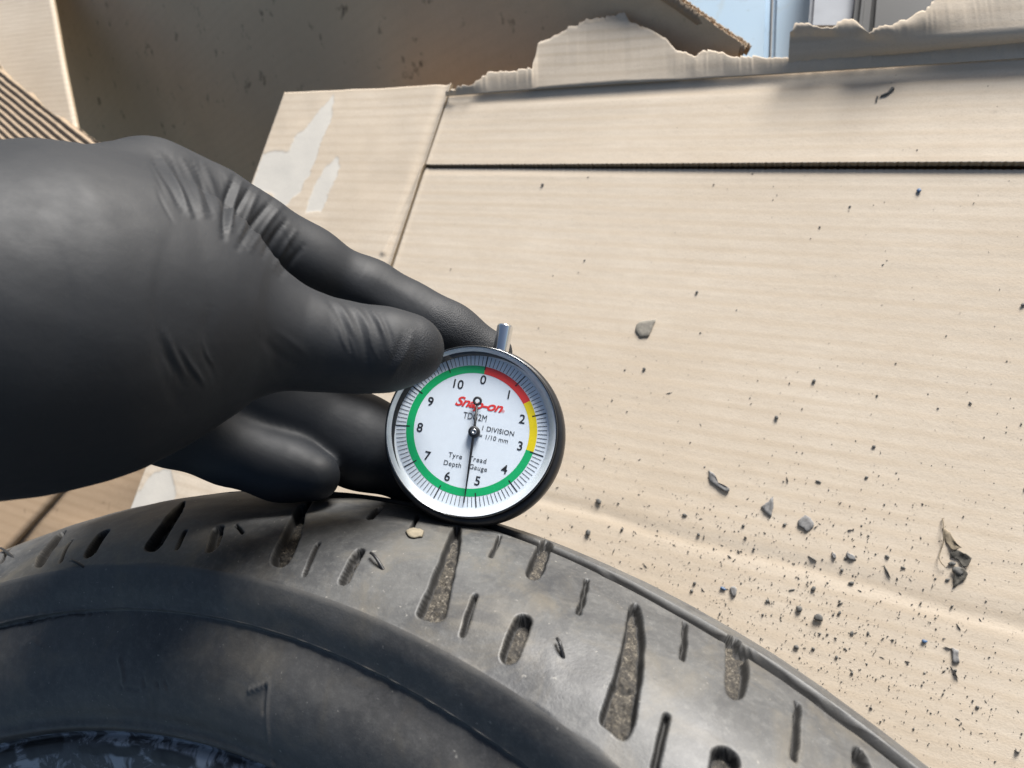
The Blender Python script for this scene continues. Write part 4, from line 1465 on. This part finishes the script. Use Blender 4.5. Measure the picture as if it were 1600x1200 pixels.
# larger crumbs, one by one
big = [(1279, 965, 16, 14), (1249, 952, 12, 11), (1272, 596, 7, 8), (1213, 653, 8, 7), (1365, 698, 6, 5), (1354, 746, 6, 5), (1279, 753, 10, 5), (1386, 870, 9, 6), (1315, 891, 6, 7), (1330, 911, 10, 6), (1271, 920, 6, 10),
       (1244, 1011, 9, 7), (1271, 1014, 6, 6), (1199, 939, 6, 7), (1086, 912, 7, 6), (1092, 836, 7, 7), (1178, 858, 6, 6), (1162, 822, 6, 5), (936, 784, 10, 8), (920, 833, 9, 9), (1070, 805, 9, 5), (1598, 477, 9, 8), (1007, 577, 5, 5),
       (1312, 958, 6, 7), (1331, 990, 5, 9), (1356, 990, 5, 9), (1307, 1027, 5, 7), (1527, 1105, 6, 7), (848, 289, 5, 5), (1328, 323, 5, 4), (1281, 355, 4, 5), (1089, 457, 5, 6), (1411, 887, 8, 4), (1237, 922, 10, 3), (1481, 906, 8, 6)]
CRUMB_LABEL = {2: 'round dark crumb alone far right of the dial, level with the plunger', 3: 'dark crumb below and left of the lone round one, right of the dial',
               6: 'flattened double crumb above the broad ragged flake', 7: 'flat dark crumb right of the small oval flake, left of the dried leaf',
               33: 'long thin dark splinter close above the tyre', 18: 'dark crumb nearest the right side of the gauge case', 19: 'dark crumb just under the crease right of the gauge',
               20: 'flat crumb left of the boomerang flake, above the crease', 24: 'dark crumb at the bottom right, beyond the grey strip', 26: 'tiny crumb just under the left part of the serrated slot',
               32: 'short flat crumb in the crease below the dried leaf', 22: 'tiny dark crumb under the olive grey flake', 14: 'crumb nearest the tooth shaped flake, at its left'}
for i, (x, y, a_, b_) in enumerate(big):
    o = lump('rubber_crumb', x, y, a_ * .88, b_ * .88, M['crumb'], 30 + i)
    lab = 'small dark rubber crumb lying on the cream cardboard'
    if i == 0: lab = 'largest round dark crumb on the cardboard, just above the tyre'
    if i == 1: lab = 'second largest dark crumb, left of the largest round one above the tyre'
    if i == 21: lab = 'dark crumb cut by the right edge of the picture'
    lab = CRUMB_LABEL.get(i, lab)
    tag(o, lab, 'crumb', 'rubber crumbs on the cardboard')
# the dust of tiny crumbs nobody could count
r_ = np.random.RandomState(5)
pts = []
pts.append(np.stack([r_.normal(1230, 170, 1500), r_.normal(945, 85, 1500)], 1))
pts.append(np.stack([r_.normal(1080, 150, 500), r_.normal(830, 60, 500)], 1))
pts.append(np.stack([r_.uniform(800, 1640, 900), r_.uniform(560, 1230, 900)], 1))
pts.append(np.stack([r_.normal(1420, 110, 450), r_.normal(1080, 90, 450)], 1))
pts.append(np.stack([r_.uniform(700, 1640, 170), r_.uniform(270, 640, 170)], 1))
pts.append(np.stack([r_.uniform(900, 1640, 30), r_.uniform(110, 240, 30)], 1))
pts = np.concatenate(pts)
OV = np.array([(1, 0, 0), (-1, 0, 0), (0, 1, 0), (0, -1, 0), (0, 0, 1), (0, 0, -1)], float)
OF = np.array([(0, 2, 4), (2, 1, 4), (1, 3, 4), (3, 0, 4), (2, 0, 5), (1, 2, 5), (3, 1, 5), (0, 3, 5)])
VV, FF = [], []
for p in pts:
    c = onp(*p)
    if c[0] < XF + .004 or c[1] > YS + .06: continue
    sz = .00015 * math.exp(r_.normal(0, .55))
    e = OV * (sz * r_.uniform(.6, 1.5, 3)) + r_.normal(0, sz * .25, (6, 3))
    an = r_.rand() * 6.28; ca, sa = math.cos(an), math.sin(an)
    if r_.rand() < .10: e[:, 0] *= 3.2; e[:, 1] *= .5
    e = np.stack([e[:, 0] * ca - e[:, 1] * sa, e[:, 0] * sa + e[:, 1] * ca, e[:, 2]], 1)
    z = float(flap_z(c[0], c[1])) if c[1] < YS else float(board_z(c[0], c[1])) + .0022
    FF.append(OF + len(VV) * 6); VV.append(e + np.array([c[0], c[1], z + sz * .5]))
o = link('crumb_dust', npmesh('crumb_dust', np.concatenate(VV), np.concatenate(FF)), M['crumb'], None, False)
tag(o, 'fine dark rubber dust scattered over the cardboard beside the tyre', 'rubber dust', kind='stuff')
